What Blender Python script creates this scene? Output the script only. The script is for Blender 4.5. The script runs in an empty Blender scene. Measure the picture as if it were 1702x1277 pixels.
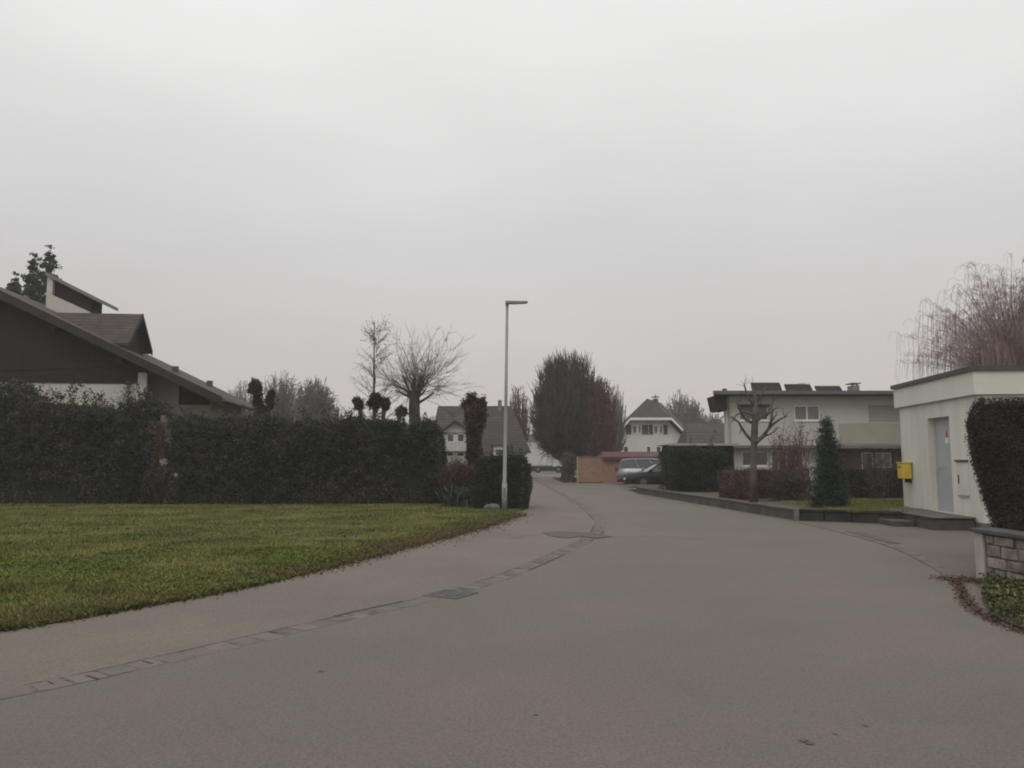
import bpy, math, random
import numpy as np
from mathutils import Vector
random.seed(7); rng = np.random.default_rng(7)
C = bpy.context.scene.collection
S = bpy.context.scene

# ------------------------------------------------------------------ camera
F = 1290.0; CX = 851.0; CY = 638.5; EYE = 1.6; HOR = 765.0     # focal length in photo pixels, horizon row
PITCH = math.atan((HOR - CY) / F)
cam_d = bpy.data.cameras.new("camera"); cam = bpy.data.objects.new("camera", cam_d); C.objects.link(cam)
cam.location = (0, 0, EYE); cam.rotation_euler = (math.radians(90) + PITCH, 0, 0)
cam_d.sensor_width = 36; cam_d.lens = F / 1702 * 36; cam_d.clip_start = .1; cam_d.clip_end = 2000
S.camera = cam

# ------------------------------------------------------------------ world: overcast sky
SUN_EL, SUN_ROT = math.radians(48), math.radians(200)
w = bpy.data.worlds.new("World"); S.world = w; w.use_nodes = True
nt = w.node_tree; nt.nodes.clear(); N = nt.nodes.new; L = nt.links.new
out = N('ShaderNodeOutputWorld'); bg = N('ShaderNodeBackground'); bg.inputs[1].default_value = .1
sky = N('ShaderNodeTexSky'); sky.sky_type = 'NISHITA'; sky.sun_disc = False
sky.sun_elevation = SUN_EL; sky.sun_rotation = SUN_ROT
hsv = N('ShaderNodeHueSaturation'); hsv.inputs['Saturation'].default_value = .12
tc = N('ShaderNodeTexCoord'); sep = N('ShaderNodeSeparateXYZ')
ramp = N('ShaderNodeValToRGB'); cr = ramp.color_ramp
cr.elements[0].position = 0; cr.elements[0].color = (.54, .498, .474, 1)
cr.elements[1].position = 1; cr.elements[1].color = (1.0, 1.0, .99, 1)
for p_, c_ in ((.09, (.560, .520, .500)), (.17, (.570, .545, .535)), (.25, (.61, .60, .602)), (.35, (.70, .70, .698)), (.46, (.81, .81, .805)), (.55, (.90, .90, .895))):
    e_ = cr.elements.new(p_); e_.color = (*c_, 1)
nz = N('ShaderNodeTexNoise'); nz.inputs['Scale'].default_value = 1.6; nz.inputs['Detail'].default_value = 4
mp = N('ShaderNodeMapping'); mp.inputs['Scale'].default_value = (1, 1, 2.6)
ma = N('ShaderNodeMapRange'); ma.inputs[1].default_value = .3; ma.inputs[2].default_value = .7
ma.inputs[3].default_value = .93; ma.inputs[4].default_value = 1.07
gain = N('ShaderNodeVectorMath'); gain.operation = 'SCALE'
gain2 = N('ShaderNodeVectorMath'); gain2.operation = 'SCALE'; gain2.inputs['Scale'].default_value = 10.4
mix = N('ShaderNodeMix'); mix.data_type = 'RGBA'; mix.inputs[0].default_value = .93
L(tc.outputs['Generated'], sep.inputs[0]); L(sep.outputs[2], ramp.inputs[0])
L(tc.outputs['Generated'], mp.inputs[0]); L(mp.outputs[0], nz.inputs[0]); L(nz.outputs[0], ma.inputs[0])
L(ramp.outputs[0], gain.inputs[0]); L(ma.outputs[0], gain.inputs['Scale']); L(gain.outputs[0], gain2.inputs[0])
L(sky.outputs[0], hsv.inputs['Color']); L(hsv.outputs[0], mix.inputs[6]); L(gain2.outputs[0], mix.inputs[7])
L(mix.outputs[2], bg.inputs[0]); L(bg.outputs[0], out.inputs[0])
sd = bpy.data.lights.new("sun", 'SUN'); sd.energy = .5; sd.angle = math.radians(25); sd.color = (1, .98, .95)
so = bpy.data.objects.new("sun", sd); C.objects.link(so)
so.rotation_euler = (math.radians(90) - SUN_EL, 0, math.radians(180) - SUN_ROT)
S.view_settings.view_transform = 'Standard'; S.view_settings.look = 'None'
S.view_settings.exposure = 0.0; S.view_settings.gamma = 1; S.view_settings.use_curve_mapping = False
S.cycles.use_denoising = True; S.cycles.max_bounces = 6; S.cycles.diffuse_bounces = 3; S.cycles.glossy_bounces = 2
S.cycles.volume_bounces = 1; S.cycles.filter_width = 1.9

# ------------------------------------------------------------------ pixel helpers (photo measurements -> metres)
def ray(px, py):
    a = (px - CX) / F; b = (CY - py) / F
    return np.array([a, math.cos(PITCH) - b * math.sin(PITCH), math.sin(PITCH) + b * math.cos(PITCH)])
EYEP = np.array([0, 0, EYE])
def W(px, py, Y): d = ray(px, py); return EYEP + d * (Y / d[1])
def G(px, py, z=0.): d = ray(px, py); return EYEP + d * ((z - EYE) / d[2])
def hit(px, py, p, u):
    d = ray(px, py); A = np.array([[d[0], -u[0]], [d[1], -u[1]]])
    t, s = np.linalg.solve(A, np.array(p[:2])); return s, EYE + t * d[2]
def hitplane(px, py, p, n):
    d = ray(px, py); return EYEP + d * (np.dot(np.array(p) - EYEP, n) / np.dot(d, n))

# ------------------------------------------------------------------ materials
MATS = {}
def pm(name, col, rough=.85, var=.15, scale=2., rnd=0., bump=0., bscale=40., spec=.3, col2=None, lo=.35, hi=.65, stretch=(1, 1, 1), metal=0., trans=0., speck=0., spscale=300.):
    m = bpy.data.materials.new(name); m.use_nodes = True; t = m.node_tree; n = t.nodes.new; l = t.links.new
    b = t.nodes['Principled BSDF']; b.inputs['Roughness'].default_value = rough
    b.inputs['Specular IOR Level'].default_value = spec; b.inputs['Metallic'].default_value = metal
    c = n('ShaderNodeTexCoord'); mpp = n('ShaderNodeMapping'); mpp.inputs['Scale'].default_value = stretch
    l(c.outputs['Object'], mpp.inputs[0])
    z = n('ShaderNodeTexNoise'); z.inputs['Scale'].default_value = scale; z.inputs['Detail'].default_value = 6; z.inputs['Roughness'].default_value = .6
    l(mpp.outputs[0], z.inputs['Vector'])
    r = n('ShaderNodeMapRange'); r.inputs[1].default_value = lo; r.inputs[2].default_value = hi; l(z.outputs[0], r.inputs[0])
    x = n('ShaderNodeMix'); x.data_type = 'RGBA'; l(r.outputs[0], x.inputs[0])
    c1 = [min(1, v * (1 - var)) for v in col]; c2 = col2 or [min(1, v * (1 + var)) for v in col]
    x.inputs[6].default_value = (*c1, 1); x.inputs[7].default_value = (*c2, 1)
    last = x.outputs[2]
    if rnd:
        g = n('ShaderNodeNewGeometry'); q = n('ShaderNodeMapRange'); q.inputs[3].default_value = 1 - rnd; q.inputs[4].default_value = 1 + rnd
        l(g.outputs['Random Per Island'], q.inputs[0]); v = n('ShaderNodeVectorMath'); v.operation = 'SCALE'
        l(last, v.inputs[0]); l(q.outputs[0], v.inputs['Scale']); last = v.outputs[0]
    if speck:
        z3 = n('ShaderNodeTexNoise'); z3.inputs['Scale'].default_value = spscale; z3.inputs['Detail'].default_value = 2
        l(c.outputs['Object'], z3.inputs['Vector'])
        q = n('ShaderNodeMapRange'); q.inputs[1].default_value = .3; q.inputs[2].default_value = .7; q.inputs[3].default_value = 1 - speck; q.inputs[4].default_value = 1 + speck
        l(z3.outputs[0], q.inputs[0]); v = n('ShaderNodeVectorMath'); v.operation = 'SCALE'
        l(last, v.inputs[0]); l(q.outputs[0], v.inputs['Scale']); last = v.outputs[0]
    l(last, b.inputs['Base Color'])
    if bump:
        z2 = n('ShaderNodeTexNoise'); z2.inputs['Scale'].default_value = bscale; z2.inputs['Detail'].default_value = 4
        l(c.outputs['Object'], z2.inputs['Vector']); bu = n('ShaderNodeBump'); bu.inputs['Strength'].default_value = bump; bu.inputs['Distance'].default_value = .02
        l(z2.outputs[0], bu.inputs['Height']); l(bu.outputs[0], b.inputs['Normal'])
    if trans:
        b.inputs['Transmission Weight'].default_value = trans
    MATS[name] = m; return m
def tiles(name, col, scale_z=3.5):
    """roof covering: courses of tiles as a wave bump and slight colour change along world height"""
    m = pm(name, col, .8, .25, 1.6, bump=.2, bscale=12); t = m.node_tree; n = t.nodes.new; l = t.links.new
    b = t.nodes['Principled BSDF']; c = n('ShaderNodeTexCoord'); wv = n('ShaderNodeTexWave'); wv.bands_direction = 'Z'
    wv.inputs['Scale'].default_value = scale_z; wv.inputs['Distortion'].default_value = .6; wv.inputs['Detail'].default_value = 1
    l(c.outputs['Object'], wv.inputs[0]); src = b.inputs['Base Color'].links[0].from_socket
    q = n('ShaderNodeMapRange'); q.inputs[3].default_value = .72; q.inputs[4].default_value = 1.12; l(wv.outputs['Fac'], q.inputs[0])
    v = n('ShaderNodeVectorMath'); v.operation = 'SCALE'; l(src, v.inputs[0]); l(q.outputs[0], v.inputs['Scale']); l(v.outputs[0], b.inputs['Base Color'])
    return m

M_ground = pm("meadow_soil", (.07, .075, .03), .95, .3, .3)
M_asphalt = pm("asphalt", (.130, .114, .094), .74, .0, .33, bump=.4, bscale=120, speck=.22, spscale=52, lo=.36, hi=.64, col2=(.156, .132, .109), spec=.4)
M_walk = pm("asphalt_warm", (.156, .133, .108), .76, .09, .5, bump=.35, bscale=140, speck=.22, spscale=52, spec=.4)
M_drive = pm("asphalt_drive", (.140, .121, .100), .76, .10, .5, bump=.3, bscale=160, speck=.2, spscale=60)
M_patch = pm("asphalt_patch", (.112, .099, .084), .85, .15, 3, bump=.3, bscale=120, speck=.2)
M_joint = pm("gutter_joint", (.125, .108, .090), .9, .35, 6, speck=.3)
M_sett = pm("gutter_stone", (.160, .136, .116), .8, .12, 3, rnd=.10, bump=.3, bscale=80, speck=.15)
M_lawn = pm("lawn_soil", (.085, .092, .034), .95, .35, 1.2, speck=.4, spscale=40)
M_blade = pm("grass_blade", (.136, .162, .043), .75, .30, .6, rnd=.42, col2=(.228, .216, .068), spec=.15)
M_bladeb = pm("edge_blade", (.10, .105, .04), .8, .3, .8, rnd=.4, col2=(.14, .10, .045), spec=.15)
M_deadleaf = pm("dead_leaf", (.108, .066, .043), .8, .3, 3, rnd=.5, spec=.15)
M_yleaf = pm("yellow_leaf", (.30, .24, .07), .8, .3, 3, rnd=.4, spec=.15)
M_cover = pm("ground_cover_leaf", (.055, .075, .028), .7, .4, 2, rnd=.4, col2=(.12, .11, .04))
M_crack_shade = pm("crack_dirt_shade", (.070, .060, .052), .95, .3, 9)
M_soil = pm("garden_soil", (.085, .07, .052), .95, .3, 1.2, bump=.4, bscale=8, speck=.3, spscale=20)
M_hedge = pm("laurel_leaf", (.030, .044, .032), .6, .35, .8, rnd=.55, col2=(.074, .068, .048), spec=.3)
M_hedgeb = pm("laurel_leaf_brownish", (.042, .042, .026), .65, .35, .7, rnd=.5, col2=(.060, .060, .036), spec=.3)
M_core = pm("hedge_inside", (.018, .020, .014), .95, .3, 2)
M_clip = pm("clipped_leaf", (.040, .042, .026), .75, .3, 1.5, rnd=.45, spec=.2)
M_clipbr = pm("beech_leaf", (.115, .058, .047), .85, .25, 1.5, rnd=.45, spec=.15)
M_brownhedge = pm("dry_hedge_leaf", (.118, .076, .066), .85, .3, 1.4, rnd=.5, spec=.15)
M_darkcon = pm("dark_conifer", (.024, .034, .025), .75, .3, 1.2, rnd=.4, spec=.2)
M_blue = pm("blue_needles", (.040, .060, .050), .75, .3, 1.6, rnd=.45, spec=.2)
M_spruce = pm("spruce_needles", (.028, .042, .032), .75, .3, .7, rnd=.45, spec=.2)
M_ivy = pm("brown_ivy", (.066, .041, .033), .85, .35, 1.6, rnd=.5, spec=.15)
M_bark = pm("grey_bark", (.100, .088, .078), .95, .3, 3, bump=.5, bscale=20)
M_barkd = pm("dark_bark", (.068, .056, .052), .95, .3, 3, bump=.4, bscale=20)
M_barkh = pm("hornbeam_bark", (.078, .064, .060), .95, .3, 1)
M_barkr = pm("red_bark", (.115, .068, .062), .95, .25, 1.5)
M_barkt = pm("fuzzy_twigs", (.150, .130, .122), .95, .2, .5)
M_twigw = pm("willow_twig", (.27, .19, .18), .9, .2, .6, rnd=.2)
M_orange = pm("orange_leaf", (.20, .11, .07), .8, .3, 1, rnd=.4)
M_redleaf = pm("red_leaf", (.085, .045, .038), .8, .3, 2, rnd=.5)
M_fortnight = pm("strap_leaf", (.075, .095, .070), .6, .25, 2, rnd=.4)
M_white = pm("white_render", (.62, .60, .57), .9, .05, 1.2, stretch=(1, 1, .3))
M_plaster = pm("station_plaster", (.63, .61, .555), .92, .09, 2.2, bump=.25, bscale=90, stretch=(1, 1, .12))
M_fascia = pm("station_fascia", (.66, .645, .58), .9, .05, .9, bump=.15, bscale=60, stretch=(1, 1, .5))
M_plinth = pm("plinth", (.15, .14, .125), .9, .25, 3, bump=.3)
M_roofedge = pm("dark_roof_edge", (.075, .070, .068), .6, .15, 3, spec=.4)
M_doorm = pm("grey_metal_door", (.40, .41, .42), .5, .06, 1.5, spec=.45)
M_reveal = pm("reveal", (.50, .485, .44), .9, .08, 2)
M_yellow = pm("yellow_paint", (.62, .47, .05), .45, .08, 4, spec=.5)
M_red = pm("red_paint", (.45, .05, .04), .5, .05, 4)
M_black = pm("black_rubber", (.018, .018, .019), .7, .15, 6)
M_concrete = pm("pale_concrete", (.40, .375, .34), .9, .2, 2.5, bump=.3, stretch=(1, 1, .4))
M_stoneblk = pm("rubble_stone", (.215, .185, .160), .9, .4, 6, rnd=.22, bump=.6, bscale=18)
M_mortar = pm("mortar", (.13, .115, .10), .95, .25, 6)
M_coping = pm("dark_coping", (.080, .078, .076), .7, .3, 3, bump=.4, bscale=20)
M_granite = pm("granite_kerb", (.088, .078, .070), .9, .3, 1.6, bump=.5, bscale=14)
M_darkwall = pm("mossy_wall", (.036, .032, .028), .95, .35, 2, bump=.5, bscale=14)
M_step = pm("worn_step_stone", (.070, .065, .058), .9, .3, 2.5, bump=.5, bscale=14)
M_galv = pm("galvanised_steel", (.29, .30, .305), .6, .1, 2, metal=.3, spec=.4)
M_lamphead = pm("lamp_housing", (.20, .205, .21), .5, .05, 2)
M_lens = pm("lamp_lens", (.55, .55, .52), .3, .03, 2)
M_darkwood = pm("dark_cladding", (.022, .018, .0175), .8, .25, 3, stretch=(6, 6, .4))
M_rooftile = tiles("brown_roof_tile", (.078, .060, .055), 1.9)
M_roofdark = tiles("dark_roof_tile", (.062, .058, .056), 1.4)
M_roofbr = tiles("umber_roof_tile", (.066, .053, .050), 1.2)
M_redtile = tiles("red_roof_tile", (.125, .050, .050), 4)
M_rake = pm("weathered_board", (.036, .033, .032), .8, .2, 2, stretch=(1, 1, 1))
M_housewall = pm("cream_render", (.56, .53, .47), .9, .06, .7)
M_greywall = pm("grey_render", (.33, .31, .275), .9, .10, .6)
M_flatwall = pm("flat_house_render", (.50, .485, .435), .9, .05, .6)
M_olive = pm("balcony_panel", (.37, .355, .30), .9, .06, 1)
M_brownwall = pm("brown_cladding", (.105, .060, .055), .85, .15, 2, stretch=(1, 1, 6))
M_shutter = pm("grey_shutter", (.30, .30, .27), .7, .06, 1, stretch=(1, 1, 14))
M_dshutter = pm("dark_shutter", (.045, .048, .045), .7, .2, 3)
M_frame = pm("white_frame", (.75, .74, .70), .5, .04, 3)
M_glass = pm("window_glass", (.045, .050, .052), .08, .3, .7, spec=.7)
M_glassl = pm("curtained_glass", (.15, .15, .145), .12, .25, 2.5, spec=.6)
M_solar = pm("solar_collector", (.028, .020, .024), .75, .2, 1, spec=.15)
M_alu = pm("aluminium", (.60, .60, .60), .4, .05, 3, metal=.5)
M_fence = pm("orange_wood", (.27, .175, .115), .8, .16, 1.4, stretch=(1, 1, 7))
M_owall = pm("terracotta_wall", (.30, .165, .118), .9, .08, 1.2)
M_silver = pm("silver_paint", (.22, .225, .228), .3, .04, 2, metal=.6, spec=.6)
M_blackcar = pm("black_car_paint", (.008, .0085, .009), .4, .1, 2, spec=.25)
M_tail = pm("tail_light", (.22, .02, .018), .25, .1, 4)
M_head = pm("head_light", (.55, .55, .55), .15, .05, 4, spec=.7)
M_truck = pm("truck_box", (.56, .56, .55), .55, .05, 1.2)
M_brick = pm("chimney_brick", (.22, .19, .175), .9, .25, 5)
M_iron = pm("cast_iron", (.125, .120, .115), .6, .3, 8, metal=.4)
M_needle_brown = pm("withered_creeper", (.115, .070, .050), .85, .35, 2, rnd=.5)

M_petal = pm("papery_petal", (.42, .38, .34), .85, .1, 3)

# ------------------------------------------------------------------ object helpers
ROOT = {}
def tag(o, label, cat, group=None, kind=None):
    o['label'] = label; o['category'] = cat
    if group: o['group'] = group
    if kind: o['kind'] = kind
    return o
def thing(name, label, cat, loc, group=None, rotz=0.):
    o = bpy.data.objects.new(name, None); C.objects.link(o); o.empty_display_size = .3
    o.location = [float(v) for v in loc]; o.rotation_euler = (0, 0, rotz); ROOT[o.name] = np.array([float(v) for v in loc])
    return tag(o, label, cat, group)
def link(name, me, mat, parent=None):
    o = bpy.data.objects.new(name, me); C.objects.link(o); me.materials.append(mat)
    if parent: o.parent = parent
    return o
def off(parent, local):
    if parent is None or local: return np.zeros(3)
    r = parent
    while r.parent: r = r.parent
    return ROOT.get(r.name, np.zeros(3))
class MB:
    def __init__(s): s.v = []; s.f = []
    def poly(s, pts): b = len(s.v); s.v += [tuple(float(c) for c in p) for p in pts]; s.f.append(tuple(range(b, b + len(pts)))); return s
    def hexa(s, p):      # 8 points: bottom 4 ccw, top 4 ccw
        b = len(s.v); s.v += [tuple(float(c) for c in q) for q in p]
        for q in ((3, 2, 1, 0), (4, 5, 6, 7), (0, 1, 5, 4), (1, 2, 6, 5), (2, 3, 7, 6), (3, 0, 4, 7)): s.f.append(tuple(b + i for i in q))
        return s
    def box(s, x0, x1, y0, y1, z0, z1):
        return s.hexa([(x0, y0, z0), (x1, y0, z0), (x1, y1, z0), (x0, y1, z0), (x0, y0, z1), (x1, y0, z1), (x1, y1, z1), (x0, y1, z1)])
    def prism(s, pts, vec):   # planar polygon swept by vec
        b = len(s.v); n = len(pts); v = np.array(vec, float)
        s.v += [tuple(float(c) for c in p) for p in pts] + [tuple(float(c) for c in (np.array(p, float) + v)) for p in pts]
        s.f.append(tuple(reversed(range(b, b + n)))); s.f.append(tuple(range(b + n, b + 2 * n)))
        for i in range(n): j = (i + 1) % n; s.f.append((b + i, b + j, b + n + j, b + n + i))
        return s
    def fbox(s, fr, s0, s1, z0, z1, d0, d1):   # box in a wall's frame; d outward
        ox, oy, ux, uy = fr; nx, ny = uy, -ux
        P = lambda a, z, d: (ox + ux * a + nx * d, oy + uy * a + ny * d, z)
        return s.hexa([P(s0, z0, d1), P(s1, z0, d1), P(s1, z0, d0), P(s0, z0, d0), P(s0, z1, d1), P(s1, z1, d1), P(s1, z1, d0), P(s0, z1, d0)])
    def wall(s, fr, s0, s1, z0, z1, t, holes=()):
        xs = sorted({s0, s1, *[h[0] for h in holes], *[h[1] for h in holes]}); zs = sorted({z0, z1, *[h[2] for h in holes], *[h[3] for h in holes]})
        for a, b in zip(xs, xs[1:]):
            if b <= s0 or a >= s1: continue
            for c, d in zip(zs, zs[1:]):
                m = ((a + b) / 2, (c + d) / 2)
                if any(h[0] < m[0] < h[1] and h[2] < m[1] < h[3] for h in holes): continue
                s.fbox(fr, a, b, c, d, -t, 0)
        return s
    def tube(s, pts, rad, n=8, cap=True):
        pts = [np.array(p, float) for p in pts]; b = len(s.v)
        for i, p in enumerate(pts):
            d = pts[min(i + 1, len(pts) - 1)] - pts[max(i - 1, 0)]; d = d / (np.linalg.norm(d) + 1e-9)
            a = np.array([0, 0, 1.]) if abs(d[2]) < .9 else np.array([1., 0, 0])
            u = np.cross(d, a); u /= np.linalg.norm(u); q = np.cross(d, u); r = rad[i] if hasattr(rad, '__len__') else rad
            for k in range(n): an = 2 * math.pi * k / n; s.v.append(tuple(p + r * (math.cos(an) * u + math.sin(an) * q)))
        for i in range(len(pts) - 1):
            for k in range(n): k2 = (k + 1) % n; s.f.append((b + i * n + k, b + i * n + k2, b + (i + 1) * n + k2, b + (i + 1) * n + k))
        if cap: s.f.append(tuple(b + k for k in reversed(range(n)))); s.f.append(tuple(b + (len(pts) - 1) * n + k for k in range(n)))
        return s
    def build(s, name, mat, parent=None, local=False, smooth=False, bevel=0.):
        o_ = off(parent, local); me = bpy.data.meshes.new(name)
        me.from_pydata([tuple(np.array(v) - o_) for v in s.v], [], s.f); me.update()
        import bmesh
        if len(s.f) < 60000:
            bm = bmesh.new(); bm.from_mesh(me); bmesh.ops.recalc_face_normals(bm, faces=bm.faces); bm.to_mesh(me); bm.free()
        if smooth: me.polygons.foreach_set('use_smooth', [True] * len(me.polygons))
        o = link(name, me, mat, parent)
        if bevel:
            bv = o.modifiers.new('bevel', 'BEVEL'); bv.width = bevel; bv.segments = 2; bv.limit_method = 'ANGLE'
        return o
def nmesh(name, V, k, mat, parent=None, extra=None):
    """V: (n*k,3) vertices of n separate k-gons; extra = (verts, faces) of a solid core joined to it"""
    V = np.asarray(V, float); n = len(V) // k
    ev, ef = extra if extra else (np.zeros((0, 3)), [])
    allv = np.vstack([V, np.asarray(ev, float).reshape(-1, 3)]) - off(parent, False)
    me = bpy.data.meshes.new(name); me.vertices.add(len(allv)); me.vertices.foreach_set('co', allv.ravel().astype(np.float32))
    lens = [k] * n + [len(f) for f in ef]; idx = list(range(n * k)) + [i + n * k for f in ef for i in f]
    me.loops.add(len(idx)); me.loops.foreach_set('vertex_index', np.array(idx, np.int32))
    st = np.concatenate([[0], np.cumsum(lens)[:-1]]).astype(np.int32)
    me.polygons.add(len(lens)); me.polygons.foreach_set('loop_start', st); me.polygons.foreach_set('loop_total', np.array(lens, np.int32))
    me.update(calc_edges=True); me.validate()
    return link(name, me, mat, parent)
def leaves(P, size, aspect=.55, up=0.):
    """rhombic leaf faces around points P"""
    n = len(P); t = rng.normal(size=(n, 3)); t[:, 2] += up; t /= np.linalg.norm(t, axis=1)[:, None]
    a = rng.normal(size=(n, 3)); b = np.cross(t, a); b /= np.linalg.norm(b, axis=1)[:, None]
    s = (size * rng.uniform(.6, 1.35, n))[:, None] * .5
    V = np.stack([P - t * s, P + b * s * aspect, P + t * s, P - b * s * aspect], 1); return V.reshape(-1, 3)
def vnoise(P, scale, seed=0):
    """cheap smooth 3-D noise (-1..1) from summed sines"""
    r = np.random.default_rng(seed); o = np.zeros(len(P))
    for i in range(7):
        k = r.normal(size=3) * scale * (1 + .45 * i); o += np.sin(P @ k + r.uniform(0, 6.28)) / (1 + .3 * i)
    return o / 3.2
def inpoly(P, poly):
    x, y = P[:, 0], P[:, 1]; c = np.zeros(len(P), bool); q = np.asarray(poly)[:, :2]
    for i in range(len(q)):
        x1, y1 = q[i]; x2, y2 = q[i - 1]
        m = ((y1 > y) != (y2 > y)) & (x < (x2 - x1) * (y - y1) / (y2 - y1 + 1e-12) + x1); c ^= m
    return c
def spline(pts, n=8):
    p = [np.array(q[:2], float) for q in pts]; p = [2 * p[0] - p[1]] + p + [2 * p[-1] - p[-2]]; o = []
    for i in range(1, len(p) - 2):
        for k in range(n):
            t = k / n; o.append(.5 * (2 * p[i] + (p[i + 1] - p[i - 1]) * t + (2 * p[i - 1] - 5 * p[i] + 4 * p[i + 1] - p[i + 2]) * t * t + (3 * p[i] - p[i - 1] - 3 * p[i + 1] + p[i + 2]) * t ** 3))
    o.append(p[-2]); return np.array(o)
def sheet(name, poly, z, mat, kind='structure'):
    mb = MB(); mb.poly([(p[0], p[1], z) for p in poly]); o = mb.build(name, mat)
    if o.data.polygons[0].normal.z < 0: o.data.flip_normals()
    o['kind'] = kind; return o

# ------------------------------------------------------------------ ground, road, pavement, lawn
g = MB(); g.poly([(-395, -45, 0), (395, -45, 0), (395, 395, 0), (-395, 395, 0)]); o = g.build('ground', M_ground); o['kind'] = 'structure'
lawn_edge = [(-40, -9), (-18, .5), (-9.5, 4.6)] + [tuple(G(*p)[:2]) for p in ((0, 1055), (200, 1018), (400, 982), (550, 946), (700, 906), (800, 880), (868, 856))]
def smooth_path(pts, step, win):
    p = np.array([q[:2] for q in pts], float); s_ = np.concatenate([[0], np.cumsum(np.linalg.norm(np.diff(p, axis=0), axis=1))]); t = np.arange(0, s_[-1], step)
    q = np.stack([np.interp(t, s_, p[:, 0]), np.interp(t, s_, p[:, 1])], 1); k = int(win / step) | 1; h = k // 2; o = q.copy()
    for i in range(len(q)): hh = min(h, i, len(q) - 1 - i); o[i] = q[i - hh:i + hh + 1].mean(0)
    return o
lawn_edge_s = smooth_path(lawn_edge, .3, 1.2)
gut_px = [(0, 1150), (120, 1125), (250, 1095), (450, 1050), (600, 1016), (720, 990), (820, 960), (900, 927), (950, 905), (984, 884), (990, 868), (974, 850), (940, 828), (905, 808), (886, 797)]
gut = [(-30, -9), (-14, -.5), (-7, 3.7)] + [tuple(G(*p)[:2]) for p in gut_px]
gut_s = smooth_path(gut, .2, 1.2)
far_left = [(.45, 26), (.75, 32), (1.1, 45), (1.6, 62)]
road = [(-60, -12), (-30, -9.2)] + [tuple(p) for p in gut_s[3:]] + [(1.9, 70), (2.2, 93), (-45, 95), (-45, 110), (60, 110), (60, 101), (7.2, 99), (6.1, 72), (5.2, 62), (4.6, 55.2), (14, 55), (14, 40), (6.35, 39.5), (6.02, 38)] + \
    [(7.54, 20.79), (9.75, 19.63), (11, 19.6), (16, 14), (16, 10.9), (6.6, 10.95), (6.24, 10.75)] + [tuple(G(*p)[:2]) for p in ((1588, 967), (1592, 985), (1612, 1012), (1650, 1034), (1702, 1053))] + [(4.62, 6.2), (4.8, 4), (5.6, 0), (8, -5), (12, -12)]
sheet('road', road, .004, M_asphalt)
# grass strip outside the carriageway is ground; the pavement lies between lawn edge and gutter
walk = [tuple(p) for p in lawn_edge_s] + far_left + [tuple(p) for p in gut_s[::-1]]
sheet('sidewalk', walk, .008, M_walk)
strip_r = [tuple(G(*p)[:2]) for p in ((1325, 867), (1370, 878), (1430, 893), (1500, 915), (1560, 945), (1592, 967))]
sheet('driveway', strip_r + [(6.24, 10.78), (6.6, 10.95), (16, 10.95), (16, 14), (11, 19.5), (9.75, 19.6), (7.7, 20.7)], .0085, M_drive)

def band(poly, w0, w1):
    p = np.asarray(poly)[:, :2]; t = np.gradient(p, axis=0); t /= np.linalg.norm(t, axis=1)[:, None]; n = np.stack([t[:, 1], -t[:, 0]], 1)
    return [tuple(q) for q in (p + n * w0)] + [tuple(q) for q in (p + n * w1)][::-1]
def strip_mesh(poly, w0, w1, z, mb):
    p = np.asarray(poly)[:, :2]; t = np.gradient(p, axis=0); t /= np.linalg.norm(t, axis=1)[:, None]; n = np.stack([t[:, 1], -t[:, 0]], 1)
    for i in range(len(p) - 1):
        mb.poly([(*(p[i] + n[i] * w0), z), (*(p[i] + n[i] * w1), z), (*(p[i + 1] + n[i + 1] * w1), z), (*(p[i + 1] + n[i + 1] * w0), z)])
def resample(poly, step):
    p = np.asarray(poly)[:, :2]; s = np.concatenate([[0], np.cumsum(np.linalg.norm(np.diff(p, axis=0), axis=1))]); t = np.arange(0, s[-1], step)
    return np.stack([np.interp(t, s, p[:, 0]), np.interp(t, s, p[:, 1])], 1)
def stones_along(poly, step, w0, w1, z0, z1, mb, drop=.0, jit=.012):
    p = resample(poly, step); t = np.gradient(p, axis=0); t /= np.linalg.norm(t, axis=1)[:, None]; n = np.stack([t[:, 1], -t[:, 0]], 1)
    for i in range(len(p) - 1):
        if random.random() < drop: continue
        g0, g1 = random.uniform(.03, .10), random.uniform(.9, .97); j = lambda: random.uniform(-jit, jit)
        a = p[i] + (p[i + 1] - p[i]) * g0; b = p[i] + (p[i + 1] - p[i]) * g1; zt = z1 + random.uniform(-.0015, .002)
        q = [a + n[i] * (w0 + j()), a + n[i] * (w1 + j()), b + n[i + 1] * (w1 + j()), b + n[i + 1] * (w0 + j())]
        mb.hexa([(*x, z0) for x in q] + [(*x, zt) for x in q])
mb = MB(); strip_mesh(gut_s, .0, .262, .0052, mb); o = mb.build('gutter_bed', M_joint); o['kind'] = 'structure'
mb = MB(); stones_along(gut_s, .23, .015, .27, .002, .0068, mb, drop=.18, jit=.03); o = mb.build('gutter_stones', M_sett); o['kind'] = 'structure'
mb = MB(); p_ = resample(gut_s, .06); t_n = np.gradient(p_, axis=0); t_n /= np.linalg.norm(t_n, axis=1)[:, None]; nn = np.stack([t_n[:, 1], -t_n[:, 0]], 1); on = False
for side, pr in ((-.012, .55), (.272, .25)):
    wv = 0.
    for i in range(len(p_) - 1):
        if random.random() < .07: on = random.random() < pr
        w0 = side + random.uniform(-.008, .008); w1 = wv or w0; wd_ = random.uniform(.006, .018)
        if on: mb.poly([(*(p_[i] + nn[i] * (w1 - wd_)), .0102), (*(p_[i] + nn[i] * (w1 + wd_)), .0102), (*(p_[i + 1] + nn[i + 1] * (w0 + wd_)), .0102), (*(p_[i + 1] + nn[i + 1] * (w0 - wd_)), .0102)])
        wv = w0
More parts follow.
